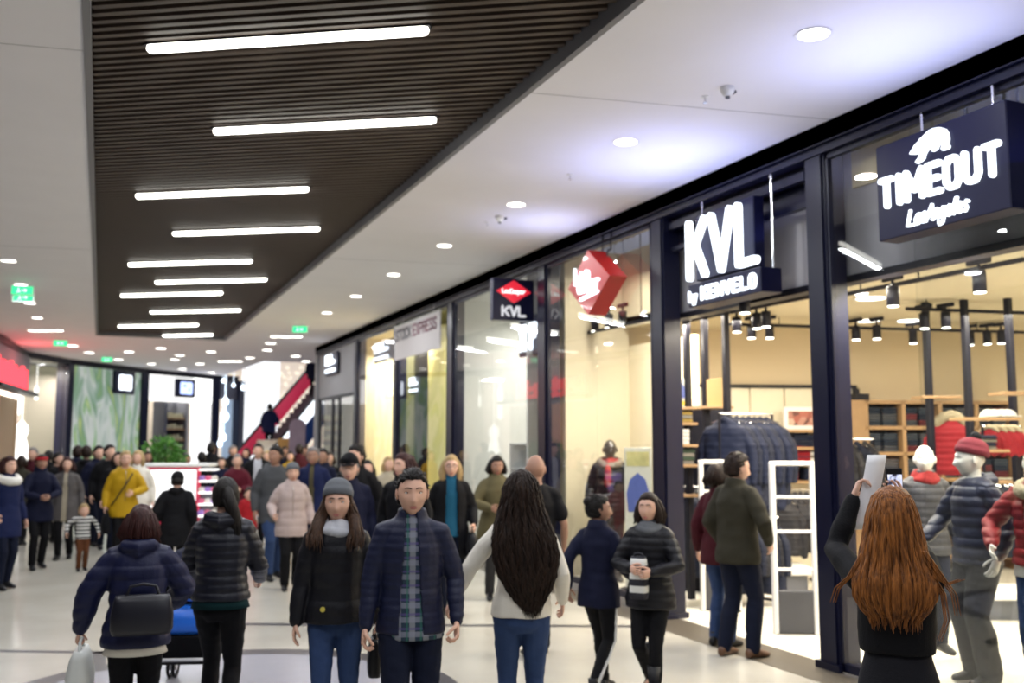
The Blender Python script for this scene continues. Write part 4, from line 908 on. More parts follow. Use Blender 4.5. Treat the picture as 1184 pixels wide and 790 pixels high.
    D['w'] = lambda q: tuple(np.array((p[0], p[1], z0)) + rotm('Z', rz) @ (np.array(q, float) * k))
    return D
# ------------------------------------------------------------------ hanging signs
FONT = {'K': [[(0, 0), (0, 1)], [(1, 1), (.08, .42)], [(.32, .60), (1, 0)]], 'V': [[(0, 1), (.5, 0), (1, 1)]], 'L': [[(0, 1), (0, 0), (1, 0)]],
    'T': [[(0, 1), (1, 1)], [(.5, 1), (.5, 0)]], 'I': [[(.5, 0), (.5, 1)]], 'M': [[(0, 0), (0, 1), (.5, .3), (1, 1), (1, 0)]], 'E': [[(1, 1), (0, 1), (0, 0), (1, 0)], [(0, .5), (.85, .5)]],
    'O': [[(.25, 0), (0, .2), (0, .8), (.25, 1), (.75, 1), (1, .8), (1, .2), (.75, 0), (.25, 0)]], 'U': [[(0, 1), (0, .2), (.25, 0), (.75, 0), (1, .2), (1, 1)]], 'N': [[(0, 0), (0, 1), (1, 0), (1, 1)]],
    'X': [[(0, 0), (1, 1)], [(0, 1), (1, 0)]], 'A': [[(0, 0), (.5, 1), (1, 0)], [(.25, .35), (.75, .35)]], 'F': [[(1, 1), (0, 1), (0, 0)], [(0, .52), (.8, .52)]], 'S': [[(1, .85), (.75, 1), (.25, 1), (0, .8), (.1, .6), (.9, .4), (1, .2), (.75, 0), (.25, 0), (0, .15)]],
    'C': [[(1, .8), (.75, 1), (.25, 1), (0, .8), (0, .2), (.25, 0), (.75, 0), (1, .2)]], 'P': [[(0, 0), (0, 1), (.75, 1), (1, .85), (1, .6), (.75, .45), (0, .45)]], 'R': [[(0, 0), (0, 1), (.75, 1), (1, .85), (1, .6), (.75, .5), (0, .5)], [(.45, .5), (1, 0)]],
    'b': [[(0, 1), (0, 0)], [(0, .1), (.4, 0), (.9, .1), (1, .35), (.8, .6), (.4, .65), (0, .5)]], 'y': [[(0, .6), (.5, 0)], [(1, .6), (.3, -.35), (0, -.35)]],
    'e': [[(.05, .3), (.9, .35), (.8, .6), (.4, .65), (.05, .4), (.1, .1), (.5, 0), (1, .1)]], 'o': [[(.3, 0), (0, .3), (.3, .62), (.75, .62), (1, .3), (.7, 0), (.3, 0)]], 's': [[(.9, .55), (.5, .65), (.2, .5), (.8, .2), (.6, 0), (0, .05)]],
    'n': [[(0, 0), (.1, .62)], [(.1, .4), (.5, .64), (.85, .5), (.9, 0)]], 'g': [[(.9, .55), (.4, .64), (0, .35), (.3, 0), (.8, .15), (.95, .6), (.8, -.35), (.3, -.45), (.1, -.25)]], 'l': [[(0, .1), (.5, .6), (.7, 1), (.4, 1), (.2, .2), (.5, 0), (.9, .1)]],
    'r': [[(0, 0), (.15, .62)], [(.1, .35), (.45, .62), (.9, .58)]], 'p': [[(.1, .62), (0, -.45)], [(.1, .4), (.5, .64), (.95, .45), (.8, .05), (.1, .05)]], 'i': [[(.4, 0), (.5, .6)]]}
def write(mb, txt, o, ax, ay, an, W, H, t, d, gap=.35, shear=0., widths=None):
    ws = [(.28 if ch == 'I' else 1.0 if ch != 'M' else 1.35) if not widths else widths[i] for i, ch in enumerate(txt)]
    tot = sum(ws) + gap * (len(txt) - 1); u = (W - t) / tot; x = t / 2; o = np.array(o, float); ax = np.array(ax, float)
    for ch, w in zip(txt, ws):
        if ch != ' ': mb.strokes(FONT[ch], o + ax * x + np.array(ay) * t / 2, ax, ay, an, w * u, H - t, t, d, shear=shear)
        x += (w + gap) * u
AX, AY, AN = (0, -1, 0), (0, 0, 1), (-1, 0, 0)       # a sign on the shop front is read looking along +x: its text runs towards the camera
# TIMEOUT
X0 = 5.52
y1, y0 = atx(1014, 225, X0)[1], atx(1166, 180, X0)[1]; zt_, zb_ = atx(1166, 113, X0)[2], atx(1016, 280, X0)[2]; W3, H3 = y1 - y0, zt_ - zb_
r = empty('shop_sign', (X0, 0, 0), label='big navy box sign reading TIMEOUT with a glowing bear', cat='shop sign')
m = MB(); m.rbox((.10, (y0 + y1) / 2, (zt_ + zb_) / 2), (.20, W3, H3), .008); m.build('sign_box', M_signbox, r)
for y in (y0 + W3 * .22, y0 + W3 * .76): m = MB(); m.cyl((.2, y, zt_ - .01), (.2, y, 4.44), .011, 10); m.build('hanger_rod', M_chrome, r)
m = MB(); write(m, 'TIMEOUT', (0, y1 - W3 * .035, zt_ - H3 * .685), AX, AY, AN, W3 * .93, H3 * .33, .044, .03, .52); m.build('letters', M_sign, r)
m = MB(); write(m, 'LosAngeles', (0, y1 - W3 * .25, zt_ - H3 * .93), AX, AY, AN, W3 * .47, H3 * .17, .017, .02, .10, .30, [1, .8, .7, 1, .8, .8, .8, .5, .8, .7]); m.build('script_letters', M_sign, r)
bear = [(0, .32), (.04, .42), (.10, .50), (.14, .60), (.20, .66), (.26, .70), (.28, .78), (.34, .80), (.38, .84), (.52, .98), (.66, 1.0), (.80, .95), (.92, .82), (.98, .62), (.99, .40), (.97, .22), (1.0, .10), (.98, .02), (.84, .02), (.82, .10), (.85, .22), (.78, .34), (.72, .26), (.68, .14), (.58, .12), (.60, .24), (.52, .30), (.44, .24), (.38, .12), (.34, -.06), (.18, -.16), (.14, -.08), (.24, .06), (.26, .22), (.22, .30), (.12, .26)]
m = MB(); m.prism([(x * W3 * .30, (y + .16) * H3 * .25) for x, y in bear], (0, y1 - W3 * .31, zt_ - H3 * .325), AX, AY, AN, .03); m.build('bear_emblem', M_sign, r)
alight((5.2, 5.0, 3.7), 1.3, 15, (.46, .52, 1), (0, 2.95, 0), spread=2.3)
# KVL by KENVELO
r = empty('shop_sign', (X0, 0, 0), label='tall glowing KVL letters over a navy box reading by KENVELO', cat='shop sign')
def yx(u, v): return atx(u, v, X0)
ya, yb_ = yx(796, 342)[1], yx(880, 325)[1]; za_, zb_ = yx(838, 319)[2], yx(838, 347)[2]
m = MB(); m.rbox((.12, (ya + yb_) / 2, (za_ + zb_) / 2), (.24, ya - yb_, za_ - zb_), .008); m.build('sign_box', M_signbox, r)
m = MB(); write(m, 'by', (0, ya - .02, zb_ + .05), AX, AY, AN, .15, .12, .026, .02, .3); m.build('small_letters', M_sign, r); m = MB(); write(m, 'KENVELO', (0, ya - .24, zb_ + .045), AX, AY, AN, ya - yb_ - .30, .145, .030, .02, .6); m.build('brand_letters', M_sign, r)
kb, kt = yx(794, 326)[2], yx(793, 256)[2]; kl, lr = yx(793, 300)[1], yx(874, 290)[1]; WK = kl - lr
m = MB(); m.rbox((.14, (kl + lr + .1) / 2 - .02, (kb + kt) / 2 + .02), (.12, WK * .84, kt - kb + .04), .008); m.build('letter_backing', M_signbox, r)
m = MB(); t_ = .078; hk = kt - kb - t_; fr = (.045, kl - t_ / 2, kb + t_ / 2)
m.strokes([[(0, 0), (0, 1)], [(1, 1), (.15, .40)], [(.34, .62), (1.0, 0)]], fr, AX, AY, AN, WK * .235, hk, t_, .05)
m.strokes(FONT['V'], (fr[0], fr[1] - WK * .34, fr[2]), AX, AY, AN, WK * .27, hk, t_, .05)
m.strokes(FONT['L'], (fr[0], fr[1] - WK * .72, fr[2]), AX, AY, AN, WK * .22, hk, t_, .05); m.build('letters', M_sign, r)
for y in (kl - .02, yx(873, 270)[1]): m = MB(); m.cyl((.2, y, za_ - .02), (.2, y, 4.44), .011, 10); m.build('hanger_rod', M_chrome, r)
alight((5.2, 7.9, 3.7), 1.3, 17, (.45, .50, 1), (0, 2.95, 0), spread=2.3)
# red diamond
XD = 5.42; L_, R_ = atx(657, 331, XD), atx(704.5, 316, XD); T_, B_z = atx(680, 289, XD)[2], atx(681, 364, XD)[2]; yc = (L_[1] + R_[1]) / 2; zc_ = (T_ + B_z) / 2; hw, hh = (L_[1] - R_[1]) / 2, (T_ - B_z) / 2
r = empty('diamond_sign', (XD, yc, zc_), label='red diamond sign with glowing Lee Cooper lettering', cat='shop sign')
m = MB(); m.prism([(-hw, 0), (0, hh), (hw, 0), (0, -hh)], (.24, 0, 0), AX, AY, AN, .24); m.build('diamond_box', mat('red_sign_box', (.42, .02, .02), .35, coat=.2), r)
for y in (-.10, .12): m = MB(); m.cyl((.22, y, hh * .55), (.22, y, hh * .95), .010, 8); m.cyl((.22, y, hh * .95), (.27, y, hh + .02), .010, 8); m.cyl((.27, y, hh), (.27, y, 4.52 - zc_), .010, 8); m.build('hanger_rod', M_black, r)
m = MB(); write(m, 'Lee', (0, hw * .62, -.0), AX, AY, AN, hw * .75, hh * .55, .036, .03, .15); write(m, 'Cooper', (0, hw * .45, -hh * .30), AX, AY, AN, hw * 1.05, hh * .50, .032, .03, .12); m.strokes([[(0, 0), (1, .15)]], (0, hw * .3, -hh * .48), AX, AY, AN, hw * .8, .3, .035, .03); m.build('script_letters', M_sign, r)
alight((5.2, 10.8, 3.9), .9, 6, (.55, .6, 1), (0, 2.95, 0), spread=2.3)
# blade sign across the front
yb = 12.9; a, b, c = aty(570, 321, yb), aty(617.5, 320, yb), aty(594, 370.5, yb)
r = empty('blade_sign', (0, yb, 0), label='small square navy sign with red diamond and KVL, sticking out from the shop row', cat='shop sign')
w = b[0] - a[0]; h = a[2] - c[2]; m = MB(); m.rbox(((a[0] + b[0]) / 2, .06, a[2] - h / 2), (w, .12, h), .006); m.build('sign_box', M_signbox, r)
m = MB(); m.b2(b[0], 5.74, .03, .09, a[2] - .12, a[2] - .08); m.b2(b[0], 5.74, .03, .09, c[2] + .08, c[2] + .12); m.build('bracket', M_black, r)
xc = (a[0] + b[0]) / 2; m = MB(); m.prism([(-w * .42, 0), (0, w * .26), (w * .42, 0), (0, -w * .26)], (xc, 0, a[2] - h * .31), (1, 0, 0), AY, (0, -1, 0), .008); m.build('red_diamond', mat('red_diamond_glow', (.6, .02, .04), .4, emit=(.9, .02, .05), es=.6), r)
m = MB(); write(m, 'LeeCooper', (xc - w * .29, -.008, a[2] - h * .36), (1, 0, 0), AY, (0, -1, 0), w * .58, h * .12, .014, .004, .15); m.build('script_letters', emis('white_soft', (1, 1, 1), 1.6), r)
m = MB(); write(m, 'KVL', (xc - w * .30, -.001, a[2] - h * .92), (1, 0, 0), AY, (0, -1, 0), w * .6, h * .27, .036, .006, .35); m.build('letters', emis('white_soft2', (.8, .8, .84), .9), r)
# XAF sign inside the white shop
a, b = atx(600, 372, 6.0), atx(622.5, 405, 6.0); r = empty('window_sign', (6.0, 0, 0), label='glowing white XAF sign inside the white shop window', cat='shop sign')
m = MB(); m.rbox((.05, (a[1] + b[1]) / 2, (a[2] + b[2]) / 2), (.06, a[1] - b[1] + .1, a[2] - b[2] + .1), .01); m.cyl((.05, (a[1] + b[1]) / 2, a[2]), (.05, (a[1] + b[1]) / 2, 4.5), .01, 6); m.build('backing', M_signbox, r)
m = MB(); write(m, 'XAF', (0, a[1] - .04, b[2] + .02), AX, AY, AN, a[1] - b[1] - .08, (a[2] - b[2]) * .82, .09, .03, .3); m.build('letters', M_sign, r)
# grey banner
r = empty('banner', (5.66, 0, 0), label='translucent grey banner lettered STOCKEXPRESS above the yellow curtain', cat='banner')
m = MB(); m.b2(-.01, .01, 16.75, 19.75, 3.62, 4.33); m.build('cloth', mat('pale_grey_banner', (.55, .53, .54), .6), r); m = MB(); m.cyl((0, 16.7, 4.34), (0, 19.8, 4.34), .015, 8); m.cyl((.03, 17.2, 4.33), (.03, 17.2, 4.52), .012, 6); m.cyl((.03, 19.2, 4.33), (.03, 19.2, 4.52), .012, 6); m.build('top_rail', M_chrome, r)
m = MB(); write(m, 'STOCK', (-.012, 19.65, 4.0), AX, AY, AN, 1.1, .25, .05, .004, .4); m.build('letters', M_grey, r); m = MB(); write(m, 'EXPRESS', (-.012, 18.45, 4.0), AX, AY, AN, 1.5, .25, .05, .004, .4); m.build('letters', mat('mauve_lettering', (.32, .18, .22), .6), r)
# small lit signs of the last shops
def lits(u0, u1, v0, v1, x, lab):
    a, b = atx(u0, v0, x), atx(u1, v1, x); r = empty('window_sign', (x, 0, 0), label=lab, cat='shop sign'); m = MB(); m.rbox((.04, (a[1] + b[1]) / 2, (a[2] + b[2]) / 2), (.04, a[1] - b[1], a[2] - b[2]), .01); m.build('backing', M_signbox, r)
    m = MB(); W_2, H_2 = a[1] - b[1], a[2] - b[2]; m.strokes([[(.1, .55), (.1, .95), (.5, .95), (.5, .55), (.1, .55)], [(.65, .95), (.65, .55), (.95, .6)], [(.1, .15), (.95, .15)]], (0, a[1] - .05, b[2] + .03), AX, AY, AN, W_2 * .85, H_2 * .85, min(W_2, H_2) * .16, .03); m.build('letters', M_sign, r)
lits(376, 389, 411, 431, 5.66, 'glowing white lettering on the grey fascia of the last shop')
lits(432, 452, 398, 415, 6.0, 'glowing white script sign in the bright cream window')
lits(473, 484, 437, 455, 6.0, 'small glowing square sign left in the yellow window')
# yellow curtain, dark column, cream window glow
yA_, yB_ = atx(517, 500, 6.35)[1], atx(491.5, 500, 6.35)[1]
m = MB(); rs = [(yA_ + i * (yB_ - yA_) / 36, 6.35 + .03 * math.sin(i * 1.3)) for i in range(37)]
for (y0, x0), (y1, x1) in zip(rs, rs[1:]): m.prism([(x0, y0), (x1, y1), (x1 + .02, y1), (x0 + .02, y0)], (0, 0, .1), (1, 0, 0), (0, 1, 0), (0, 0, 1), 4.2)
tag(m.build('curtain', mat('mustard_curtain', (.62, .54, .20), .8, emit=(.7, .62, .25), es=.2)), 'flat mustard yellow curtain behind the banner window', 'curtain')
m = MB(); a = atx(487, 500, 6.25); m.rbox((6.25, a[1], 2.2), (.22, .28, 4.4), .01); tag(m.build('trim_30', M_black), 'black column inside the yellow window', 'column', kind='structure')
# glowing dress form and lamp in cream window
def ellform(name, u, v, w, h, x, mt, lab, cat):
    a = atx(u, v, x); sc = F / ((a - CP) @ fwd); W2, H2 = w / sc / 2, h / sc / 2; m = MB()
    m.rings([[(r_ * W2 * math.cos(t), r_ * W2 * .7 * math.sin(t), z_ * H2) for t in [2 * PI * i / 16 for i in range(16)]] for r_, z_ in ((.3, -1), (.95, -.98), (1, -.6), (.7, 0), (.55, .2), (.9, .55), (.7, .8), (.28, .88), (.25, 1))]); m.cyl((0, 0, -a[2]), (0, 0, -H2), .03, 10); m.cyl((0, 0, -a[2]), (0, 0, -a[2] + .04), .22, 16)
    o = m.build(name, mt, None, True, label=lab, cat=cat); o.location = a; return o
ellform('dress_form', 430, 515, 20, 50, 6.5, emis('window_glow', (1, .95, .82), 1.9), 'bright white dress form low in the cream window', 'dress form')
r = empty('pendant_lamp', tuple(atx(432, 445, 6.4)), label='large glowing oval pendant lamp in the cream window', cat='lamp'); m = MB(); m.sph((0, 0, 0), (.3, .3, .5), 18, 12); m.build('shade', emis('window_glow', (1, .95, .82), 1.9), r, True); m = MB(); m.cyl((0, 0, .48), (0, 0, 1.4), .01, 6); m.build('cord', M_black, r)
# white shelf unit in the white shop
sx, sy = 6.9, 14.3; r = empty('display_shelf', (6.75, 15.0, 0), 0, label='white open shelf unit in the white shop window', cat='shelf'); m = MB()
for y in (-.65, .65): m.rbox((0, y, .95), (.35, .04, 1.9), .005)
m.build('side_panel', M_white, r); 
for z in (.1, .55, 1.0, 1.45, 1.88): m = MB(); m.rbox((0, 0, z), (.35, 1.3, .035), .005); m.build('shelf', M_white, r)
m = MB(); m.rbox((.16, 0, .95), (.02, 1.3, 1.8), .004); m.build('back_panel', M_bulk, r)
r = empty('clothes_rail', (6.9, 13.75, 0), label='tall dark slatted rack beside the post in the white shop', cat='rack'); m = MB()
for i in range(7): m.rbox((0, -.25 + i * .12, 1.65), (.06, .05, 3.3), .005)
m.build('slat', mat('teal_grey_slats', (.10, .15, .18), .6), r); m = MB(); m.rbox((0, .1, .03), (.4, 1, .06), .01); m.build('base', M_black, r)
# ceiling of the upper windows: wire frame baskets
for (u, v, x, lab) in ((715, 268, 6.0 - .12, 'black wire frame hanging behind the red diamond sign'), (1178, 140, 5.92, 'black wire frame hanging behind the TIMEOUT sign')):
    a = atx(u, v, x); r = empty('wire_frame', tuple(a), label=lab, cat='frame'); m = MB(); z0, z1 = -.12, .05
    for z in (z0, z1):
        m.cyl((0, -.45, z), (0, .45, z), .012, 6)
        for yy in np.linspace(-.45, .45, 7): m.cyl((-.06, yy, z), (.06, yy, z), .008, 6)
    for yy in (-.45, 0, .45): m.cyl((0, yy, z0), (0, yy, z1 + .3), .012, 6)
    m.build('frame', M_black, r)

# ------------------------------------------------------------------ shop track lights
def track_spot(loc, tilt, yaw_, lab, sc=1.):
    global tsp
    if tsp is None:
        tsp = empty('track_spotlight', label=lab, cat='spotlight', group='black track spotlights in the corner shop')
        m = MB(); m.rbox((0, 0, .27), (.05, .24, .05), .006); m.build('adapter', M_black, tsp)
        m = MB(); m.cyl((0, 0, .25), (0, 0, .18), .016, 8); m.rbox((0, 0, .17), (.13, .03, .02), .004); m.build('bracket', M_black, tsp)
        m = MB(); m.tube([(0, 0, .19), (0, 0, .18), (0, 0, .0)], [.05, .058, .058], 18, False); m.build('housing', M_black, tsp, True)
        m = MB(); m.cyl((0, 0, -.006), (0, 0, .01), .050, 16); m.build('lens', M_lens, tsp)
        KIDS[tsp.name] = list(tsp.children); o = tsp
    else: o = dup(tsp, label=lab)
    o.location = loc; o.rotation_euler = (tilt, 0, yaw_); o.scale = (sc,) * 3
tsp = None
near = [(971, 338, .1), (995, 321, .12), (1028, 313, .1), (1065, 305, 0), (1113, 296, 0), (1155, 276, -.5)]
nw = ['first beside the entrance post', 'second from the entrance post', 'third from the entrance post', 'fourth from the entrance post', 'fifth, lit over the red haired woman', 'turned sideways at the right edge']
for (u, v, t), wd in zip(near, nw): a = atx(u, v, 6.35); track_spot(a, t, 0, 'black track spotlight of the front row, ' + wd)
for i, (u, v) in enumerate(((665, 386), (688, 383), (704, 379), (720, 376))): a = atx(u, v, 6.4); track_spot(a, .2 if i == 0 else 0, 0, 'black track spotlight under the red diamond sign, %s of four' % rw[i])
TR = {3.2: [(861, 362), (1133, 338), (1033, 354)], 3.28: [(852, 384), (875, 380), (886, 378), (869, 391), (890, 391), (1069, 380), (1094, 379)], 3.3: [(972, 393), (990, 393), (1014, 392), (1056, 397), (1122, 399), (1142, 398), (1158, 397)]}
pl_ = ['over the entrance', 'in the middle of the shop', 'before the side wall']
for (z, L_), wd in zip(TR.items(), pl_):
    for (u, v) in L_: a = atz(u, v, z); k_ = (a - CP) @ fwd; track_spot(a, 0, 0, 'black track spotlight hanging from the rails %s' % wd, 1.0)
def rail(a, b, lab):
    a, b = np.array(a), np.array(b); r = MB(); d = b - a; L = np.linalg.norm(d); r.box((a + b) / 2, (L, .045, .04), math.atan2(d[1], d[0]))
    n_ = 3
    for i in range(n_): p_ = a + d * (i + .5) / n_; r.cyl(p_, (p_[0], p_[1], 3.62 if a[2] != 3.47 else 4.6), .008, 6)
    tag(r.build('lighting_rail', M_black), lab, 'lighting rail')
def rz_(u, v, z): return atz(u, v, z)
a, b = atx(960, 322, 6.35), atx(1184, 246, 6.35); rail((6.35, a[1] + .2, 3.5), (6.35, b[1] - .6, 3.5), 'black lighting rail of the front row above the mannequins')
a, b = atx(655, 372, 6.4), atx(762, 350, 6.4); rail((6.4, a[1], 3.47), (6.4, b[1], 3.47), 'black lighting rail under the red diamond sign')
rail((*atz(790, 372, 3.5)[:2], 3.5), (*atz(937, 343, 3.5)[:2], 3.5), 'black lighting rail crossing the entrance')
rail((*atz(965, 343, 3.5)[:2], 3.5), (*atz(1184, 300, 3.5)[:2], 3.5), 'long black lighting rail rising to the right behind the window')
rail((*atz(840, 375, 3.5)[:2], 3.5), (*atz(1184, 386, 3.48)[:2], 3.5), 'black lighting rail before the side wall')
rail((*atz(1048, 357, 3.5)[:2], 3.5), (*atz(1184, 362, 3.5)[:2], 3.5), 'short black lighting rail at the right of the shop')
for i, (u, v) in enumerate(((1007, 345), (1004, 371), (1052, 371))): a = atz(u, v, 3.62); downlight(a[0], a[1], 'round downlight in the cream ceiling of the corner shop, %s from the entrance' % rw[i], 'downlights in the corner shop', .16, 0, 3.62)

# ------------------------------------------------------------------ shop furniture
def hanging_jacket(nm, mt, h=1.05, w=.50, d=.10, hood=None, quilt=(.07, .006)):
    r = empty(nm); mb = MB()           # hook at origin, garment below, its width along y
    rs = []
    for z, ww_, dd_ in ((-h, w * .46, d * .8), (-h + .04, w * .50, d), (-h * .6, w * .46, d), (-.30, w * .47, d), (-.20, w * .42, d * .9), (-.12, w * .24, d * .6), (-.09, w * .12, d * .5)): rs.append([(dd_ * math.sin(a) * .62, ww_ * math.copysign(abs(math.cos(a)) ** .8, math.cos(a)), z) for a in [2 * PI * i / 20 for i in range(20)]])
    mb.rings(rs)
    for s_ in (1, -1): mb.tube([(0, s_ * w * .36, -.22), (.01, s_ * w * .52, -.38), (.02, s_ * w * .56, -.62), (.03, s_ * w * .54, -.80)], [.055, .06, .055, .045], 10)
    mb.tube([(0, -.08, -.13), (-.03, 0, -.08), (0, .08, -.13)], [.04, .05, .04], 10)
    me = fuse(mb, .014, 3); fold(me, .008, 9, quilt, seed=len(bpy.data.meshes)); link('garment', me, mt, r, True)
    q = MB(); q.tube([(0, 0, -.06), (0, 0, -.02), (0, .012, 0), (0, .03, .005), (0, .04, -.01)], .003, 5); q.tube([(0, -.17, -.12), (0, 0, -.06), (0, .17, -.12)], .006, 6); q.build('hanger', M_chrome, r)
    KIDS[r.name] = list(r.children); return r
M_nq = fabric('navy_quilt_a', (.022, .030, .070), .6); M_nq2 = fabric('navy_quilt_b', (.028, .034, .062), .6); M_rq = fabric('red_quilt', (.36, .02, .03), .6); M_kq = fabric('khaki_cloth', (.10, .10, .07), .7); M_gq = fabric('charcoal_quilt', (.035, .035, .045), .5)
def rack(base, rz, L, zr, lab):
    r = empty('garment_rail', (base[0], base[1], 0), rz, label=lab, cat='clothes rail'); m = MB(); m.cyl((-L / 2, 0, zr), (L / 2, 0, zr), .014, 10); m.build('rail', M_chrome, r)
    for x in (-L / 2, L / 2): m = MB(); m.cyl((x, 0, .03), (x, 0, zr), .016, 10); m.build('upright', M_black, r); m = MB(); m.rbox((x, 0, .015), (.05, .5, .03), .008); m.build('foot', M_black, r)
    return r
# navy coats on the entrance rail
ra, rb = pos(838, 100), pos(893, 96); mid = (ra + rb) / 2; dv = rb - ra; Lr = np.linalg.norm(dv); rzr = math.atan2(dv[1], dv[0]); zr = 2.24
rack(mid, rzr, Lr + .1, zr, 'tall rail of navy winter coats inside the entrance')
pj = hanging_jacket('winter_coat', M_nq, 1.15, .58, .16); pj2 = hanging_jacket('winter_coat', M_nq2, 1.1, .56, .16)
words2 = ['leftmost', 'second', 'third', 'fourth', 'fifth', 'sixth', 'seventh', 'rightmost']
for i in range(8):
    src = pj if i % 2 == 0 else pj2; o = src if i < 2 else dup(src); q = ra + dv * (i + .5) / 8; o.location = (q[0], q[1], zr + .012); o.rotation_euler = (0, 0, rzr + .35 + .1 * math.sin(i * 2.1))
    tag(o, 'long navy padded coat on the tall entrance rail, %s of the row' % words2[i], 'coat', 'navy coats on the entrance rail')
# second rail with charcoal jackets behind the right gate, dark jackets by the post
def railset(u0, u1, s_, zr, n, srcs, lab, glab, skew=.3, sc=1.):
    a, b = pos(u0, s_), pos(u1, s_); d = b - a; L = np.linalg.norm(d); rz = math.atan2(d[1], d[0]); rack((a + b) / 2, rz, L + .08, zr, lab)
    for i in range(n):
        src = srcs[i % len(srcs)]; o = dup(src); q = a + d * (i + .5) / n; o.location = (q[0], q[1], zr + .012); o.rotation_euler = (0, 0, rz + skew + .1 * math.sin(i * 1.7)); o.scale = (sc,) * 3; tag(o, '%s, %s of its row' % (glab, words2[i]), 'jacket', lab)
pk = hanging_jacket('winter_jacket', M_gq, .8, .5, .15, quilt=(.06, .009)); pk['label'] = 'charcoal ribbed puffer jacket on the low rail behind the right gate, nearest the gate'; pk['category'] = 'jacket'
a_ = pos(905, 86); pk.location = (a_[0], a_[1], 1.20); pk.rotation_euler = (0, 0, rzr + .5)
railset(905, 938, 84, 1.25, 5, [pk], 'low rail behind the right security gate', 'charcoal ribbed puffer jacket on the low rail behind the right gate')
prj = hanging_jacket('padded_jacket', M_rq, .78, .56, .22, quilt=(.075, .014)); a_ = pos(1102, 92); prj.location = (a_[0], a_[1], 2.28); prj.rotation_euler = (0, 0, -YAW + PI / 2 + .15); tag(prj, 'big red quilted padded jacket hung facing out between the black poles', 'jacket')
q = MB(); q.tube([(-.02, -.19, -.14), (-.06, -.09, -.05), (-.07, 0, -.03), (-.06, .09, -.05), (-.02, .19, -.14)], .05, 10); me = fuse(q, .012, 1); co = coords(me); no = normals(me); setco(me, co + no * (rng.rand(len(co), 1) * .02)); link('fur_trim', me, mat('beige_fur', (.35, .30, .20), .9), prj, True); KIDS[prj.name] = list(prj.children)
railset(980, 1010, 82, 1.95, 3, [pk, pj2], 'rail of dark jackets right of the entrance post', 'dark padded jacket on the rail right of the entrance post')
railset(1146, 1182, 104, 2.08, 4, [prj], 'rail of small red jackets at the right of the shop', 'small red jacket on the right hand rail', .9, .42)
railset(1140, 1190, 92, 1.45, 6, [pk, pj2], 'low rail of dark jackets behind the mannequins', 'dark jacket on the low rail behind the mannequins', .9, .9)
railset(846, 896, 98, 1.02, 7, [pj2, pk], 'low rail of dark jackets under the navy coats', 'dark jacket on the low rail under the navy coats', .5, .8)
railset(795, 832, 93, 1.35, 4, [pj2, pk], 'low rail left of the security gates', 'dark jacket on the low rail left of the gates')
a_, b_ = pos(786, 91), pos(843, 91); m = MB(); m.rbox((*((a_ + b_) / 2), 1.2), (np.linalg.norm(b_ - a_), .05, 2.34), .01, -YAW); tag(m.build('display_back_panel', M_black), 'tall black back panel behind the shelves left of the entrance gates', 'panel')
# black poles with oak shelves
def pole(u, s_, z0, z1, lab): p_ = pos(u, s_); m = MB(); m.rbox((p_[0], p_[1], (z0 + z1) / 2), (.075, .075, z1 - z0), .006); tag(m.build('shop_pole', M_black), lab, 'pole')
for i, (u, s_) in enumerate(((798, 98), (819, 95), (844, 98))): pole(u, s_, 0, 3.62, 'square black pole inside the entrance, %s from the left' % rw[i].replace('nearest', 'first'))
for i, (u, s_) in enumerate(((1081, 96), (1127, 98), (1179, 99))): pole(u, s_, 0, 3.62, 'square black pole behind the mannequins, %s from the left' % rw[i].replace('nearest', 'first'))
def shelf(u0, u1, s_, v, depth, lab, th=.03):
    a, b = pos(u0, s_), pos(u1, s_); z = EYE + (512 - v) / s_ * 1.0; d = b - a; r = MB(); r.rbox((*((a + b) / 2), z - th / 2), (np.linalg.norm(d), depth, th), .004, math.atan2(d[1], d[0])); tag(r.build('oak_shelf', M_wood), lab, 'shelf'); return a, b, z
def onshelf(nm, u, s_, z, mk, mt, lab, cat, rz=0.):
    p_ = pos(u, s_); m = MB(); mk(m); o = m.build(nm, mt, None, True if nm in ('white_cap',) else False, label=lab, cat=cat); o.location = (p_[0], p_[1], z + .001); o.rotation_euler = (0, 0, -YAW + rz); return o
S1 = [shelf(783, 806, 98, v, .36, 'oak shelf between the left poles, %s from the top' % w_) for v, w_ in ((471, 'first'), (489, 'second'), (514, 'third'), (537, 'fourth'), (571, 'fifth'))]
shelf(812, 848, 95, 470, .36, 'oak shelf between the middle and right poles of the entrance')
def poster(m): m.rbox((0, 0, .17), (.14, .012, .34), .004)
def posterart(o, c=(.10, .14, .42)):
    q = MB(); q.prism([(-.045, -.08), (.045, -.08), (.055, .0), (.03, .085), (0, .11), (-.03, .085), (-.055, 0)], (0, -.008, .19), (1, 0, 0), (0, 0, 1), (0, -1, 0), .003); q.build('blue_emblem', mat('poster_blue', c, .5), o)
    q = MB(); q.cyl((.02, -.008, .05), (.02, -.011, .05), .028, 14); q.build('yellow_dot', mat('poster_yellow', (.7, .6, .08), .5), o)
M_poster = mat('poster_paper', (.72, .72, .62), .6)
o = onshelf('shelf_poster', 790, 98, S1[0][2], poster, M_poster, 'small upright poster with blue emblem on the top left shelf', 'poster'); posterart(o)
zz = EYE + (512 - 470) / 95.
o = onshelf('shelf_poster', 838, 95, zz, poster, M_poster, 'small upright poster with blue emblem beside the right entrance pole', 'poster', .3); posterart(o)
onshelf('paper_bag', 830, 95, zz, lambda m: m.prism([(-.11, 0), (.11, 0), (.10, .36), (-.11, .33)], (0, .05, 0), (1, 0, 0), (0, 0, 1), (0, -1, 0), .1), mat('kraft_paper', (.42, .30, .14), .8), 'tan kraft paper bag on the shelf between the entrance poles', 'bag')
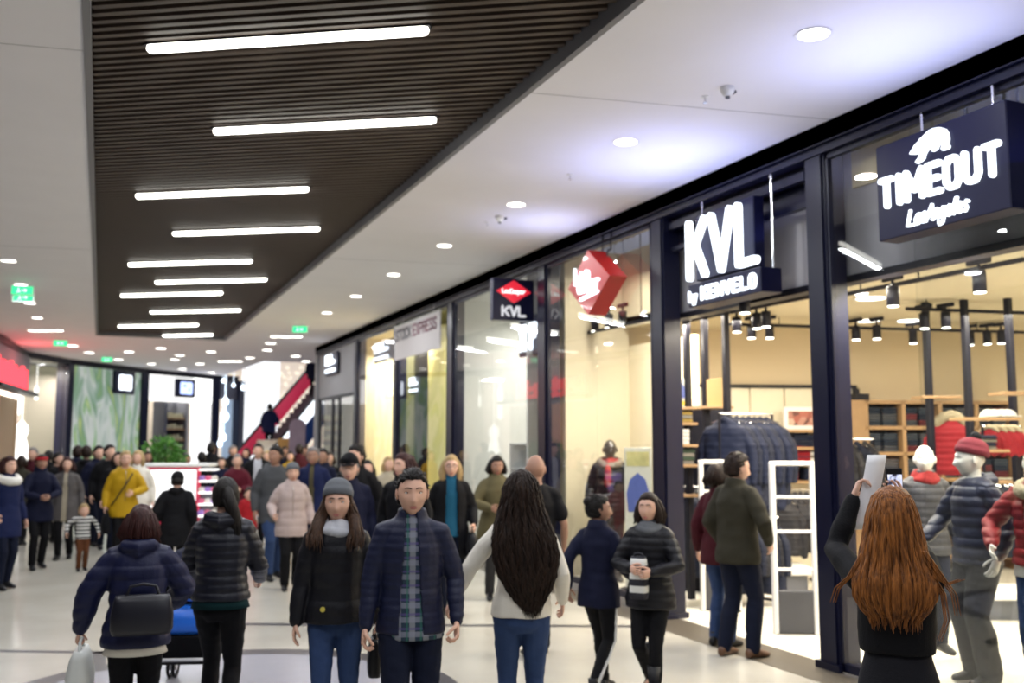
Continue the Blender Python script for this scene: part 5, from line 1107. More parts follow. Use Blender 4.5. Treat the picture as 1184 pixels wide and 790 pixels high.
def stackmk(n, w=.2, d=.25, t=.035, j=.01):
    def f(m):
        for i in range(n): m.rbox((rng.randn() * j, rng.randn() * j, t * (i + .5)), (w, d, t * .95), .012)
    return f
def foldpile(u, s_, z, n, cols, lab, w=.22, t=.045, rz=0.):
    p_ = pos(u, s_)
    for i in range(n):
        m = MB(); m.rbox((0, 0, t / 2), (w, .26, t * .96), .014); m.rbox((0, -.13, t * .3), (w * .98, .012, t * .5), .004); c_ = cols[i % len(cols)]
        o = m.build('folded_garment', c_, label='folded garment in ' + lab, cat='garment', group=lab); o.location = (p_[0] + rng.randn() * .004, p_[1] + rng.randn() * .004, z + .001 + i * t); o.rotation_euler = (0, 0, -YAW + rz + rng.randn() * .04)
M_wt = fabric('white_knit', (.70, .70, .66)); M_yl = fabric('ochre_knit', (.40, .28, .08)); M_pk = fabric('pink_knit', (.45, .16, .22)); M_dg = fabric('dark_green_knit', (.06, .09, .06)); M_dj = fabric('dark_denim_fold', (.03, .04, .08)); M_mr = fabric('maroon_knit', (.22, .03, .05)); M_stn = fabric('stone_knit', (.28, .26, .22))
foldpile(790, 98, S1[1][2], 3, [M_yl, M_stn], 'the ochre pile on the second left shelf')
foldpile(792, 98, S1[2][2], 4, [M_wt], 'the white pile on the third left shelf', .11)
foldpile(792, 98, S1[3][2], 4, [M_stn, M_dg], 'the striped pile on the fourth left shelf')
# wall units on the pale panels: shelf with framed picture, folded piles
def wshelf(u0, u1, v, dep, lab):
    (ta, za), (tb, zb) = wt(u0, v, dep), wt(u1, v, dep); z = (za + zb) / 2; m = MB(); m.rbox(wl((ta + tb) / 2, dep / 2 + .03, z - .02), (tb - ta, dep, .04), .005, WANG); tag(m.build('oak_shelf', M_wood), lab, 'shelf'); return (ta + tb) / 2, z
sh = [wshelf(896, 972, v, .45, 'oak wall shelf left of the entrance post, ' + w_) for v, w_ in ((497, 'under the framed picture'), (517, 'under the navy piles'), (534, 'under the red piles'), (556, 'lowest of the three'))]
m = MB(); r = empty('picture_frame', wl(wt(925, 485, .3)[0], .30, sh[0][1]), WANG, label='white framed colour photograph standing on the wall shelf', cat='picture')
m.rbox((0, 0, .17), (.52, .03, .34), .01); m.build('frame', M_white, r); m = MB(); m.box((0, -.017, .17), (.38, .006, .21))
def pic(nt, b):
    tc = nt.nodes.new('ShaderNodeTexCoord'); v = nt.nodes.new('ShaderNodeTexVoronoi'); v.inputs['Scale'].default_value = 9; nt.links.new(tc.outputs['Object'], v.inputs[0]); nt.links.new(ramp(nt, v.outputs['Color'], [(.2, (.05, .03, .03)), (.5, (.35, .10, .07)), (.8, (.55, .40, .32))]), b.inputs['Base Color'])
m.build('print', nodemat('colour_photograph', pic), r)
def wpile(u, v, dep, n, cols, lab, z=None, w=.24, t=.045):
    ta, za = wt(u, v, dep); p_ = wl(ta, dep * .6, 0)
    for i in range(n):
        m = MB(); m.rbox((0, 0, t / 2), (w, .26, t * .96), .014); o = m.build('folded_garment', cols[i % len(cols)], label='folded garment in ' + lab, cat='garment', group=lab); o.location = (p_[0], p_[1], z + .001 + i * t); o.rotation_euler = (0, 0, WANG + rng.randn() * .03)
for (u, k_, n, cols, lab) in ((928, 1, 5, [M_dj, M_nq2], 'the navy pile on the wall shelf'), (944, 1, 4, [M_nq, M_dj], 'the second navy pile on the wall shelf'), (930, 2, 5, [M_rq, M_mr], 'the red pile on the wall shelf'), (946, 2, 4, [M_wt, M_stn], 'the white pile on the wall shelf'), (915, 3, 4, [M_mr], 'the maroon pile on the lowest wall shelf'), (940, 3, 4, [M_dj], 'the dark pile on the lowest wall shelf')): wpile(u, 500, .45, n, cols, lab, sh[k_][1])
# oak cubby unit with folded jeans
tA, tB = wt(1002, 480, .45)[0], wt(1150, 480, .45)[0]; zt = wt(1040, 463, .45)[1]; cw = (wt(1047, 480, .45)[0] - wt(1004, 480, .45)[0]); ch = .385
cub = empty('cubby_unit', wl(tA, .0, 0), WANG, label='oak cubby unit of folded jeans on the side wall', cat='shelving'); nc = 4; M_oak = M_wood
m = MB(); m.b2(-.02, nc * cw + .02, 0, .02, 0, zt); m.build('back_panel', M_oak, cub)
cub_side = MB(); cub_side.b2(-.34, -.02, -.45, .0, 0, zt); cub_side.build('end_panel', M_oak, cub)
for i in range(nc + 1): m = MB(); m.b2(i * cw - .03, i * cw + .03, -.45, 0, 0, zt); m.build('divider', M_oak, cub)
zz_ = [zt - ch * j for j in range(7) if zt - ch * j > .05]
for z in zz_: m = MB(); m.b2(-.02, nc * cw + .02, -.45, 0, z - .05, z); m.build('shelf', M_oak, cub)
jm = [fabric('jeans_fold_%d' % i, c_) for i, c_ in enumerate(((.05, .07, .11), (.08, .10, .13), (.12, .13, .15), (.20, .05, .06)))]
pr = None
for c_i in range(nc):
    for j in range(1, 5):
        for k2 in range(2):
            for q_ in range(6):
                if pr is None: m = MB(); m.rbox((0, 0, .02), (cw * .40, .28, .042), .015); m.rbox((0, -.13, .02), (cw * .40, .03, .03), .008); pr = m.mesh('folded_jeans')
                o = bpy.data.objects.new('folded_jeans', pr.copy() if q_ < 0 else pr); COL.objects.link(o)
                if not o.data.materials: o.data.materials.append(jm[0])
                o.material_slots[0].link = 'OBJECT'; o.material_slots[0].material = jm[(c_i * 2 + j + k2 * 3 + (q_ // 2)) % 3 if c_i < 1 else (c_i + j + k2 + q_ // 2) % 4]
                x_ = c_i * cw + cw * (.27 + .46 * k2); p_ = wl(tA + x_, .20, zt - ch * j + .001 + q_ * .047); o.location = p_; o.rotation_euler = (0, 0, WANG + rng.randn() * .02)
                tag(o, 'folded jeans in the oak cubbies, column %s, row %s' % (['one', 'two', 'three', 'four'][c_i], ['one', 'two', 'three', 'four'][j - 1]) + (' left pile' if k2 == 0 else ' right pile'), 'jeans', 'folded jeans in the oak cubbies')
# right-hand shelves behind mannequins
for i, (u0, u1, v, s_) in enumerate(((1066, 1112, 458, 95), (1112, 1178, 483, 110), (1132, 1164, 520, 104), (1150, 1166, 556, 104), (1160, 1200, 453, 112))): shelf(u0, u1, s_, v, .34, 'oak shelf among the black poles at the right, %s down' % ['topmost thin one', 'under the white caps', 'under the grey box pile', 'lowest', 'highest at the edge'][i])
zc = EYE + (512 - 483) / 110.
for i, u in enumerate((1150, 1158, 1166, 1173)): onshelf('white_cap', u, 110, zc, lambda m: (m.sph((0, 0, .0), (.09, .10, .09), 14, 8, lambda p_, d: np.array((p_[0], p_[1], max(0, p_[2])))), m.rbox((0, -.12, .012), (.13, .09, .012), .004)), M_wt, 'white knitted cap on the right hand shelf, %s of four' % words2[i].replace('rightmost', 'fourth'), 'cap')
foldpile(1141, 104, EYE + (512 - 520) / 104., 4, [M_stn, M_dj], 'the grey pile on the right hand shelf', .2, .04)
# security gates
def gate(u, s_, hgt, w, lab):
    p_ = pos(u, s_); r = empty('security_gate', (p_[0], p_[1], 0), -YAW - .08, label=lab, cat='security gate')
    for x in (-w / 2, w / 2): m = MB(); m.rbox((x, 0, hgt / 2), (.055, .07, hgt), .012); m.build('upright', M_white, r)
    m = MB(); m.rbox((0, 0, hgt - .02), (w, .06, .045), .012); m.build('top_bar', M_white, r)
    for z in (hgt * .82 - .05, hgt * .62 - .05, hgt * .40 - .05): m = MB(); m.rbox((0, 0, z), (w - .04, .03, .03), .006); m.build('crossbar', M_white, r)
    m = MB(); m.rbox((0, 0, .22), (w - .05, .06, .42), .01); m.build('base_panel', mat('slate_plastic', (.05, .052, .062), .5), r); return r
gate(918, 115, 1.71, .40, 'white security gate at the right side of the entrance'); gate(832, 101, 1.70, .40, 'white security gate behind the couple in the entrance')
# display tables in bright light
for i, (u, s_, w) in enumerate(((880, 88, 1.2), (1010, 96, 1.3), (1140, 104, 1.4))):
    p_ = pos(u, s_); r = empty('display_podium', (p_[0], p_[1], 0), -YAW, label='low white display podium on the shop floor, %s' % ['behind the security gates', 'right of the entrance post', 'behind the mannequins'][i], cat='podium'); m = MB(); m.rbox((0, 0, .26), (w, .7, .08), .01); m.build('top', M_white, r)
    m = MB(); m.rbox((0, 0, .11), (w * .85, .55, .22), .01); m.build('plinth', M_grey, r)
# window podium under mannequins
for (y0, y1, lab) in ((2.6, 6.35, 'low pale platform under the window mannequins'), (9.8, 12.2, 'low pale platform in the diamond sign window')):
    m = MB(); m.rbox((6.35, (y0 + y1) / 2, .04), (1.0, y1 - y0, .075), .01); tag(m.build('window_platform', mat('pale_platform', (.75, .72, .62), .4)), lab, 'platform')
m = MB(); a_ = atx(738, 560, 6.15); p_ = (a_[0], a_[1]); r = empty('standing_poster', (p_[0], p_[1], .08), -.9, label='upright yellow and white poster board with a blue emblem in the window', cat='poster'); m.rbox((0, 0, .88), (.36, .02, 1.76), .006); m.build('board', M_poster, r)
m = MB(); m.prism([(-.13, -.28), (.13, -.28), (.15, -.05), (.10, .12), (0, .2), (-.10, .12), (-.15, -.05)], (0, -.012, 1.25), (1, 0, 0), (0, 0, 1), (0, -1, 0), .004); m.build('blue_emblem', mat('poster_blue', (.10, .14, .42), .5), r)
m = MB(); m.rbox((0, -.012, 1.62), (.3, .004, .18), .001); m.build('colour_patch', mat('poster_patches', (.62, .58, .25), .6, var=.4, vs=9), r); m = MB(); m.rbox((0, 0, .03), (.42, .26, .05), .01); m.build('base', M_black, r)
# pale fabric backdrop in the diamond window
m = MB(); m.b2(7.05, 7.11, 10.6, 12.4, 0, 3.3); tag(m.build('wall_window_backdrop', mat('cream_window_backdrop', (.74, .66, .48), .7, var=.05), ), 'cream backdrop panel behind the diamond sign window', 'panel', kind='structure')
# ------------------------------------------------------------------ the people
F_ = dict(navy=fabric('navy_padding', (.016, .023, .082), .5), navy2=fabric('navy_cloth', (.014, .018, .060)), blk=fabric('black_cloth', (.010, .010, .014)), blk2=fabric('black_padding', (.012, .012, .020), .45),
    jean=fabric('blue_denim', (.040, .075, .19), .8), djean=fabric('dark_denim', (.012, .018, .05), .8), gry=fabric('grey_knit', (.16, .17, .19)), lgry=fabric('pale_grey_scarf', (.52, .53, .58)), wht=fabric('cream_knit', (.78, .74, .66)),
    pink=fabric('pale_pink_quilt', (.50, .40, .38)), olive=fabric('olive_cloth', (.055, .050, .032)), olv2=fabric('olive_wool', (.14, .12, .06)), mar=fabric('maroon_cloth', (.10, .012, .022)), yel=fabric('mustard_parka', (.48, .29, .01), .6),
    teal=fabric('teal_sweater', (.015, .12, .22)), grcoat=fabric('grey_wool', (.085, .09, .10)), rcoat=fabric('dark_red_coat', (.16, .012, .03)), red=fabric('red_suit', (.5, .02, .03)), blue=fabric('royal_navy', (.016, .026, .11)),
    twd=fabric('grey_tweed', (.12, .11, .11)), brown=fabric('rust_trousers', (.14, .05, .02)), gskirt=fabric('charcoal_skirt', (.028, .028, .038)), trs=fabric('dark_grey_trousers', (.05, .05, .055)), cr=fabric('beige_knit', (.42, .37, .28)), bshoe=mat('brown_leather', (.10, .045, .022), .4))
fur_w = mat('white_fur', (.75, .73, .68), .9); fur_d = mat('grey_brown_fur', (.16, .13, .10), .9)
def plaid(nt, b):
    tc = nt.nodes.new('ShaderNodeTexCoord'); sp = nt.nodes.new('ShaderNodeSeparateXYZ'); nt.links.new(tc.outputs['Object'], sp.inputs[0])
    def st(out, sc, ph, th):
        a = nt.nodes.new('ShaderNodeMath'); a.operation = 'MULTIPLY_ADD'; a.inputs[1].default_value = sc; a.inputs[2].default_value = ph; nt.links.new(out, a.inputs[0])
        f = nt.nodes.new('ShaderNodeMath'); f.operation = 'FRACT'; nt.links.new(a.outputs[0], f.inputs[0]); g = nt.nodes.new('ShaderNodeMath'); g.operation = 'LESS_THAN'; g.inputs[1].default_value = th; nt.links.new(f.outputs[0], g.inputs[0]); return g.outputs[0]
    base = (.008, .025, .05, 1); prev = None
    for out, sc, ph, th, c_ in ((sp.outputs[0], 13, .25, .42, (.26, .27, .30, 1)), (sp.outputs[2], 13, .1, .38, (.22, .23, .30, 1)), (sp.outputs[2], 13, .6, .16, (.08, .05, .20, 1)), (sp.outputs[0], 13, .75, .14, (.01, .12, .08, 1))):
        mx = nt.nodes.new('ShaderNodeMix'); mx.data_type = 'RGBA'; h = nt.nodes.new('ShaderNodeMath'); h.operation = 'MULTIPLY'; h.inputs[1].default_value = .6; nt.links.new(st(out, sc, ph, th), h.inputs[0]); nt.links.new(h.outputs[0], mx.inputs[0])
        if prev is None: mx.inputs[6].default_value = base
        else: nt.links.new(prev, mx.inputs[6])
        mx.inputs[7].default_value = c_; prev = mx.outputs[2]
    nt.links.new(prev, b.inputs['Base Color']); b.inputs['Roughness'].default_value = .8
def stripes(name, c0, c1, sc, th=.5):
    def bld(nt, b):
        tc = nt.nodes.new('ShaderNodeTexCoord'); sp = nt.nodes.new('ShaderNodeSeparateXYZ'); nt.links.new(tc.outputs['Object'], sp.inputs[0])
        a = nt.nodes.new('ShaderNodeMath'); a.operation = 'MULTIPLY'; a.inputs[1].default_value = sc; nt.links.new(sp.outputs[2], a.inputs[0]); f = nt.nodes.new('ShaderNodeMath'); f.operation = 'FRACT'; nt.links.new(a.outputs[0], f.inputs[0])
        nt.links.new(ramp(nt, f.outputs[0], [(0, c0), (th - .01, c0), (th, c1), (1, c1)]), b.inputs['Base Color']); b.inputs['Roughness'].default_value = .8
    return nodemat(name, bld)
M_plaid = nodemat('green_white_plaid', plaid); M_strp = stripes('black_white_stripes', (.012, .012, .02), (.65, .65, .62), 10.5)
def L(m, **k): return dict(m=F_[m], **k)

# nearest row
man = person('dark haired man in an open navy quilted jacket over a green plaid shirt', 475, 205, 1.745, 2, dict(m=F_['navy'], b=.020, hem=.845, open=(.072, .030, .005), quilt=(.042, .0035), under=dict(m=M_plaid, collar=1, b=.010, hem=.815)), L('djean', b=.012), dict(c='black', line=.064, th=.011, side=.012),
    dict(stride=.10, R=(.255, .06, .87), L=(-.25, .10, .905), turn=.05, nod=.05, Rp=(.6, -1, -.2), Lp=(-.6, -1, -.2), curlR=.8, curlL=.9), 0, True, 0)
wom = person('young woman in a grey beanie, pale grey scarf and black padded jacket', 388, 192, 1.66, 2, dict(m=F_['blk2'], b=.034, hem=.88, quilt=(.085, .004), collar='hood', scarf=F_['lgry'], badge=1), L('jean', b=.002, low=0), dict(c='chestnut', s='front', side=-.06, hat='beanie', hm=F_['gry']),
    dict(stride=.06, R=(.245, .04, .87), L=(-.26, .03, .88), turn=-.12), 0, False, 0)
lh = person('woman with very long wavy dark hair, cream sweater and blue jeans, seen from behind', 603, 192, 1.71, 182, dict(m=F_['wht'], b=.016, hem=.885, collar='none', fold=.006, name='sweater'), L('jean', b=.004, low=.004), dict(c='brown', s='long', wave=.013, n=800, rows=[(1.765, .03, .04, .01), (1.735, .075, .085, .0), (1.66, .104, .115, -.005), (1.56, .122, .11, -.02), (1.47, .150, .095, -.05), (1.38, .178, .085, -.085), (1.26, .188, .075, -.11), (1.15, .165, .06, -.125), (1.05, .120, .045, -.125), (.97, .075, .03, -.12), (.93, .045, .02, -.12)], sway=.09),
    dict(stride=.02, L=(-.43, .10, .96), R=(.26, .10, .95), Lp=(-1, -1, -.2), curlL=.5), 0, False, 0)
red_rows = [(1.765, .03, .035, .01), (1.74, .07, .08, .0), (1.66, .095, .108, -.0), (1.56, .112, .105, -.015), (1.47, .130, .09, -.045), (1.40, .152, .08, -.08), (1.33, .150, .07, -.10), (1.28, .120, .05, -.11), (1.255, .09, .03, -.112)]
wis = [[(.12, -.08, 1.5), (.16, -.10, 1.42), (.20, -.10, 1.40), (.25, -.09, 1.42)], [(-.12, -.08, 1.5), (-.17, -.1, 1.41), (-.22, -.1, 1.36), (-.24, -.09, 1.30)], [(.13, -.08, 1.45), (.18, -.1, 1.36), (.19, -.12, 1.26), (.16, -.12, 1.18)], [(.12, -.08, 1.52), (.17, -.10, 1.44), (.22, -.11, 1.36), (.23, -.1, 1.28)]]
rw_ = person('woman with long auburn hair in a black sweater, holding up a phone and paper', 1040, 290, 1.695, 178, dict(m=F_['blk'], b=.014, hem=1.105, collar='none', name='sweater', arm=.010), None, dict(c='red', s='long', wave=.005, n=1500, rows=red_rows, wisps=wis + [[(x_ * a_, y_, z_) for x_, y_, z_ in w_] for w_ in wis for a_ in (1.05, .96)]),
    dict(L=(-.175, .34, 1.71), Lp=(-.75, .3, -1), R=(.02, .42, 1.685), Rp=(.12, .1, -1), curlL=.9, curlR=.7, palmL=(1, .2, 0), palmR=(-.3, -.6, .4), noface=1), 0, False, 0)
# her skirt and legs
q = MB(); secs = [(1.13, .125, .098), (1.08, .132, .105), (1.0, .155, .118), (.93, .166, .124), (.80, .165, .122), (.62, .155, .115)]
q.rings([[(rx * math.cos(a), ry * math.sin(a), z) for a in [2 * PI * i / 32 for i in range(32)]] for z, rx, ry in secs[::-1]])
k = rw_['k']; o = q.build('skirt', F_['gskirt'], rw_['root'], True); o.scale = (k,) * 3
for s_ in (1, -1):
    q = MB(); A = rw_['AN'][s_]; q.tube([A + np.array((0, -.02, .22)), A + np.array((0, -.01, .1)), A + np.array((0, 0, -.03))], [.058, .05, .044], 12); q.tube([A + np.array((0, -.04, -.055)), A + np.array((0, .05, -.05)), A + np.array((0, .15, -.06))], [.038, .042, .03], 12, flat=.75); o = q.build('boot', M_leather, rw_['root'], True); o.scale = (k,) * 3
# paper and phone in her hands
def held(D, side, fwd_=.075):
    d, n, t, o = D['GR'][side]; return D['w'](o + d * fwd_ + n * .025)
hl, hr = held(rw_, -1, .07), held(rw_, 1, .10)
pp_ = pos(1011, 1120 / 4.15); r = empty('paper_sheet', (hl[0] + .03, hl[1] - .01, hl[2] - .02), -YAW + .1, label='curled white paper sheet held up in the red haired woman left hand', cat='paper'); q = MB(); W2, H2, n_ = .05, .165, 10
vs = []; 
for j in range(n_ + 1):
    for x in (-1, 1): z = -H2 + 2 * H2 * j / n_; vs.append((x * W2 + z * .28, .06 * (j / n_ - .5) ** 2 + .01 * x, z))
q.add(vs, [(2 * j, 2 * j + 1, 2 * j + 3, 2 * j + 2) for j in range(n_)]); me = q.mesh('sheet'); o = link('sheet', me, mat('white_paper', (.85, .85, .88), .6), r, True); so = o.modifiers.new('t', 'SOLIDIFY'); so.thickness = .002
pz = np.array(pos(1036, 1120 / 3.62)); pzz = 1.9 + (512 - 556) / (1120 / 3.62)
r = empty('smartphone', (hr[0] + .015, hr[1], hr[2] + .0), -YAW + .05, label='black smartphone with lit screen held above the auburn hair', cat='phone'); q = MB(); q.rbox((0, 0, 0), (.075, .009, .150), .008); q.build('case', M_leather, r); q = MB(); q.box((0, -.0052, -.005), (.066, .001, .105))
def scr(nt, b):
    tc = nt.nodes.new('ShaderNodeTexCoord'); n = nt.nodes.new('ShaderNodeTexNoise'); n.inputs['Scale'].default_value = 30; nt.links.new(tc.outputs['Object'], n.inputs[0]); nt.links.new(ramp(nt, n.outputs['Fac'], [(.4, (.03, .03, .06)), (.5, (.6, .65, .9)), (.65, (.9, .9, 1))]), b.inputs['Emission Color']); b.inputs['Emission Strength'].default_value = 1.1; b.inputs['Base Color'].default_value = (.02, .02, .02, 1)
q.build('screen', nodemat('phone_screen', scr), r)

puf = person('woman with a dark ponytail in a shiny ribbed navy puffer jacket, pushing a stroller', 255, 178, 1.67, 168, dict(m=fabric('dark_ribbed_puffer', (.020, .022, .040), .35), b=.036, hem=.93, quilt=(.055, .008), collar='hood', shirtline=fabric('teal_hem', (.01, .06, .07))), L('blk', b=.004, low=.004), dict(c='black', s='tail'),
    dict(lean=.06, stride=-.12, R=(.20, .34, 1.02), L=(-.22, .34, 1.02), Lp=(-.6, -.8, -.5), Rp=(.5, -.8, -.5), turn=.35, curlR=1.0, curlL=1.0), 0, False, 0)
ln = person('short woman in a navy jacket with dark curly hair carrying bags, back to the camera', 158, 196, 1.53, 176, dict(m=fabric('deep_navy_padding', (.012, .018, .095), .5), b=.045, hem=.82, quilt=(.09, .007), collar='hood', shirtline=F_['wht'], arm=.040), L('blk', b=.012), dict(c='ruby', s='bob', len=.12),
    dict(lean=.10, stride=.05, L=(-.36, .08, .92), Lp=(-1, -.6, 0), R=(.20, .30, 1.02), Rp=(1, -.6, -.2), curlL=1.1), 0, False, 0)
bun = person('teenage girl with a bun in a dark jacket and side striped leggings, walking', 692, 152, 1.50, 150, dict(m=F_['navy2'], b=.022, hem=.78, collar='stand'), L('blk', b=.004, stripe=1, low=.002, shoe=M_leather), dict(c='black', s='bun'),
    dict(ankles=((.07, -.22, .16), (-.07, .22, .085)), turn=-1.0, R=(.24, .22, 1.0), L=(-.24, -.12, .93), curlR=.6), 1, False, 1)
w8 = person('woman in a dark puffer jacket with thick grey scarf, hands clasped, walking toward the camera', 752, 157, 1.53, -18, dict(m=F_['blk2'], b=.036, hem=.80, quilt=(.06, .008), collar='stand', scarf=F_['gry'], under=None), L('blk', b=.003, boot=.22), dict(c='brown', s='bob', len=.11),
    dict(ankles=((.06, -.16, .20), (-.07, .16, .085)), R=(.08, .27, 1.14), L=(-.10, .28, 1.12), Rp=(1, -.5, -.6), Lp=(-1, -.5, -.6), curlR=.9, curlL=.9), 1, False, 0)
bald = person('bald man in a black short sleeved shirt behind the long haired woman', 620, 128, 1.79, 190, dict(m=F_['blk'], b=.02, hem=.86, sleeve=.4, collar='none', name='shirt'), L('djean'), dict(c='grey', line=.11, s='none'), dict(stride=.1, R=(.27, .10, .92)), 1, True, 1)
person('grey haired man in a long olive jacket and dark jeans standing in the shop entrance', 853, 128, 1.80, 140, dict(m=F_['olive'], b=.040, hem=.80, collar='stand', fold=.009, fur=None), dict(m=F_['djean'], b=.020, shoe=F_['bshoe']), dict(c='brown', line=.07, side=-.01), dict(ankles=((.12, .03, .085), (-.10, -.08, .085)), turn=-.5, R=(.25, .12, .98), L=(-.25, .08, .95), Rp=(1, -1, 0), nod=.15), 1, True, 0)
person('person in a maroon coat standing left of the man in olive', 833, 122, 1.70, 150, dict(m=F_['mar'], b=.03, hem=.78, collar='stand'), dict(m=F_['jean'], b=.006), dict(c='brown', s='bob', len=.08), dict(turn=-.3, nod=.2), 1, False, 0)
# middle row
person('older woman in a pale pink quilted coat and grey knit cap', 337, 88, 1.62, 8, dict(m=F_['pink'], b=.048, hem=.74, quilt=(.11, .007), collar='stand', zip=1), L('blk', b=.02), dict(c='grey', hat='beanie', hm=F_['gry'], side=-.04), dict(stride=.06, R=(.27, .16, 1.04), L=(-.28, .05, .92), curlR=.8), 1, False, 0)
person('bearded man in a grey coat turning his head, behind the pink coat', 316, 82, 1.85, 20, dict(m=F_['grcoat'], b=.035, hem=.74, collar='hood'), L('jean', b=.014), dict(c='black'), dict(turn=-.9, stride=.10), 1, True, 1)
person('grey haired man in a royal navy jacket beside the last shop front', 361, 78, 1.83, -10, dict(m=F_['blue'], b=.03, hem=.8, open=(.05, .03), under=dict(m=F_['olv2'], collar=1)), L('djean'), dict(c='grey'), dict(stride=.05), 1, True, 1)
person('man with short dark hair just behind the grey haired man', 373, 70, 1.80, -30, dict(m=F_['navy2'], b=.03, hem=.8), L('blk'), dict(c='black'), dict(turn=.3), 2, True, 1)
person('elderly man in a black flat cap, glasses and dark jacket', 402, 114, 1.765, 12, dict(m=F_['navy2'], b=.036, hem=.80, collar='stand', zip=1), L('blk', b=.015), dict(c='grey', hat='cap', hm=F_['blk'], glasses=1), dict(turn=-.35, stride=.05), 1, True, 0)
person('tall dark haired man in black behind the man in the flat cap', 411, 97, 1.87, -15, dict(m=F_['blk'], b=.035, hem=.75), L('blk'), dict(c='black', line=.06), dict(turn=-.4), 1, True, 0)
person('person with maroon tinted hair in a black coat behind the man in plaid', 466, 112, 1.79, -20, dict(m=F_['blk'], b=.04, hem=.70, collar='high'), L('blk'), dict(c='ruby', s='bob', len=.05), dict(turn=-.5), 1, False, 0)
bl = person('blonde woman in a bright teal turtleneck under an open black coat', 521, 103, 1.76, 4, dict(m=F_['blk'], b=.036, hem=.62, open=(.085, .060), collar='hood', under=dict(m=F_['teal'], roll=1, name='sweater', b=.012, hem=.85)), L('djean', b=.006), dict(c='blonde', s='bob', len=.17, glasses=1), dict(L=(-.25, .12, .98), R=(.26, .04, .92), curlL=1.0), 1, False, 0)
person('woman in an olive wool coat with dark hair standing before the white shop', 574, 94, 1.74, 10, dict(m=F_['olv2'], b=.045, hem=.72, flare=.03, collar='shawl'), L('trs', b=.01), dict(c='black', s='bob', len=.05), dict(R=(.12, .28, 1.12), L=(-.12, .28, 1.15), Rp=(1, -.4, -.6), Lp=(-1, -.4, -.6), nod=.15), 1, False, 1)
# left group
person('woman in a navy coat with a big white fur collar at the left edge', 6, 88, 1.72, 35, dict(m=F_['blue'], b=.035, hem=.68, fur=fur_w, furr=.065), L('djean', b=.006), dict(c='ruby', s='bob', len=.06), dict(stride=.05, R=(.25, .14, .98)), 1, False, 0)
person('woman in a black coat and red headband with clasped hands', 45, 76, 1.72, 14, dict(m=F_['navy2'], b=.035, hem=.72, collar='high'), L('blk', b=.008), dict(c='brown', hat='headband', hm=F_['red'], side=-.05), dict(R=(.06, .27, 1.10), L=(-.08, .27, 1.10), Rp=(1, -.4, -.6), Lp=(-1, -.4, -.6), stride=.10), 1, False, 1)
person('woman with wavy auburn brown hair in an open grey tweed coat', 76, 70, 1.66, -8, dict(m=F_['twd'], b=.035, hem=.66, flare=.02, open=(.05, .035), under=dict(m=F_['cr'], b=.01)), L('blk', b=.006, boot=.2), dict(c='ruby', s='bob', len=.10), dict(stride=.06), 1, False, 0)
person('toddler in a black and white striped sweater and rust trousers', 97, 77, .98, 10, dict(m=M_strp, b=.022, hem=.84, collar='none', name='sweater', fold=.004), dict(m=F_['brown'], b=.018), dict(c='blonde'), dict(R=(.42, .10, 1.02), L=(-.38, .12, .98), Rp=(1, -1, 0), Lp=(-1, -1, 0), stride=.04), 1, True, 0)
yw = person('woman in a bright mustard yellow parka with a crossbody strap', 143, 75, 1.77, 6, dict(m=F_['yel'], b=.045, hem=.76, collar='hood', zip=1), L('blk', b=.01), dict(c='blonde', s='short', line=.07, side=-.03), dict(R=(.27, .06, .92), L=(-.10, .27, 1.12), Lp=(-1, -.3, -.7), stride=.05), 1, False, 0)
q = MB(); UBy = yw['UB']; q.tube([UBy((-.13, -.05, 1.46)), UBy((-.09, .14, 1.40)), UBy((.02, .178, 1.22)), UBy((.14, .16, 1.02)), UBy((.19, .08, .93))], .011, 6); o = q.build('bag_strap', M_leather, yw['root'], True); o.scale = (yw['k'],) * 3
person('person in a black hooded coat with head bent, right before the lit kiosk', 203, 86, 1.49, 175, dict(m=F_['blk'], b=.05, hem=.62, collar='hood', flare=.02, arm=.05), L('blk', b=.012), dict(c='black', s='hood', hat='beanie', hm=F_['blk'], th=.02), dict(nod=.45, lean=.12, L=(-.34, .06, .92), curlL=1.0), 1, True, 0)
person('woman in a dark red coat among the crowd before the escalator', 273, 66, 1.70, 5, dict(m=F_['rcoat'], b=.035, hem=.7, collar='hood'), L('blk'), dict(c='grey', s='short', side=-.05), dict(stride=.04, L=(-.05, .28, 1.12), Lp=(-1, -.4, -.6)), 2, False, 0)
person('small child in a red padded suit held near the dark red coat', 288, 70, 1.16, 15, dict(m=F_['red'], b=.035, hem=.72, collar='hood'), L('red', b=.02), dict(c='brown'), dict(L=(-.30, .2, 1.0)), 2, True, 0, z0=.42 if False else 0)
person('man in a black jacket open over a white shirt, facing the camera', 297, 62, 1.88, 0, dict(m=F_['blk'], b=.03, hem=.78, open=(.09, .07), under=dict(m=F_['lgry'], b=.01)), L('blk'), dict(c='black'), dict(stride=.04), 2, True, 0)
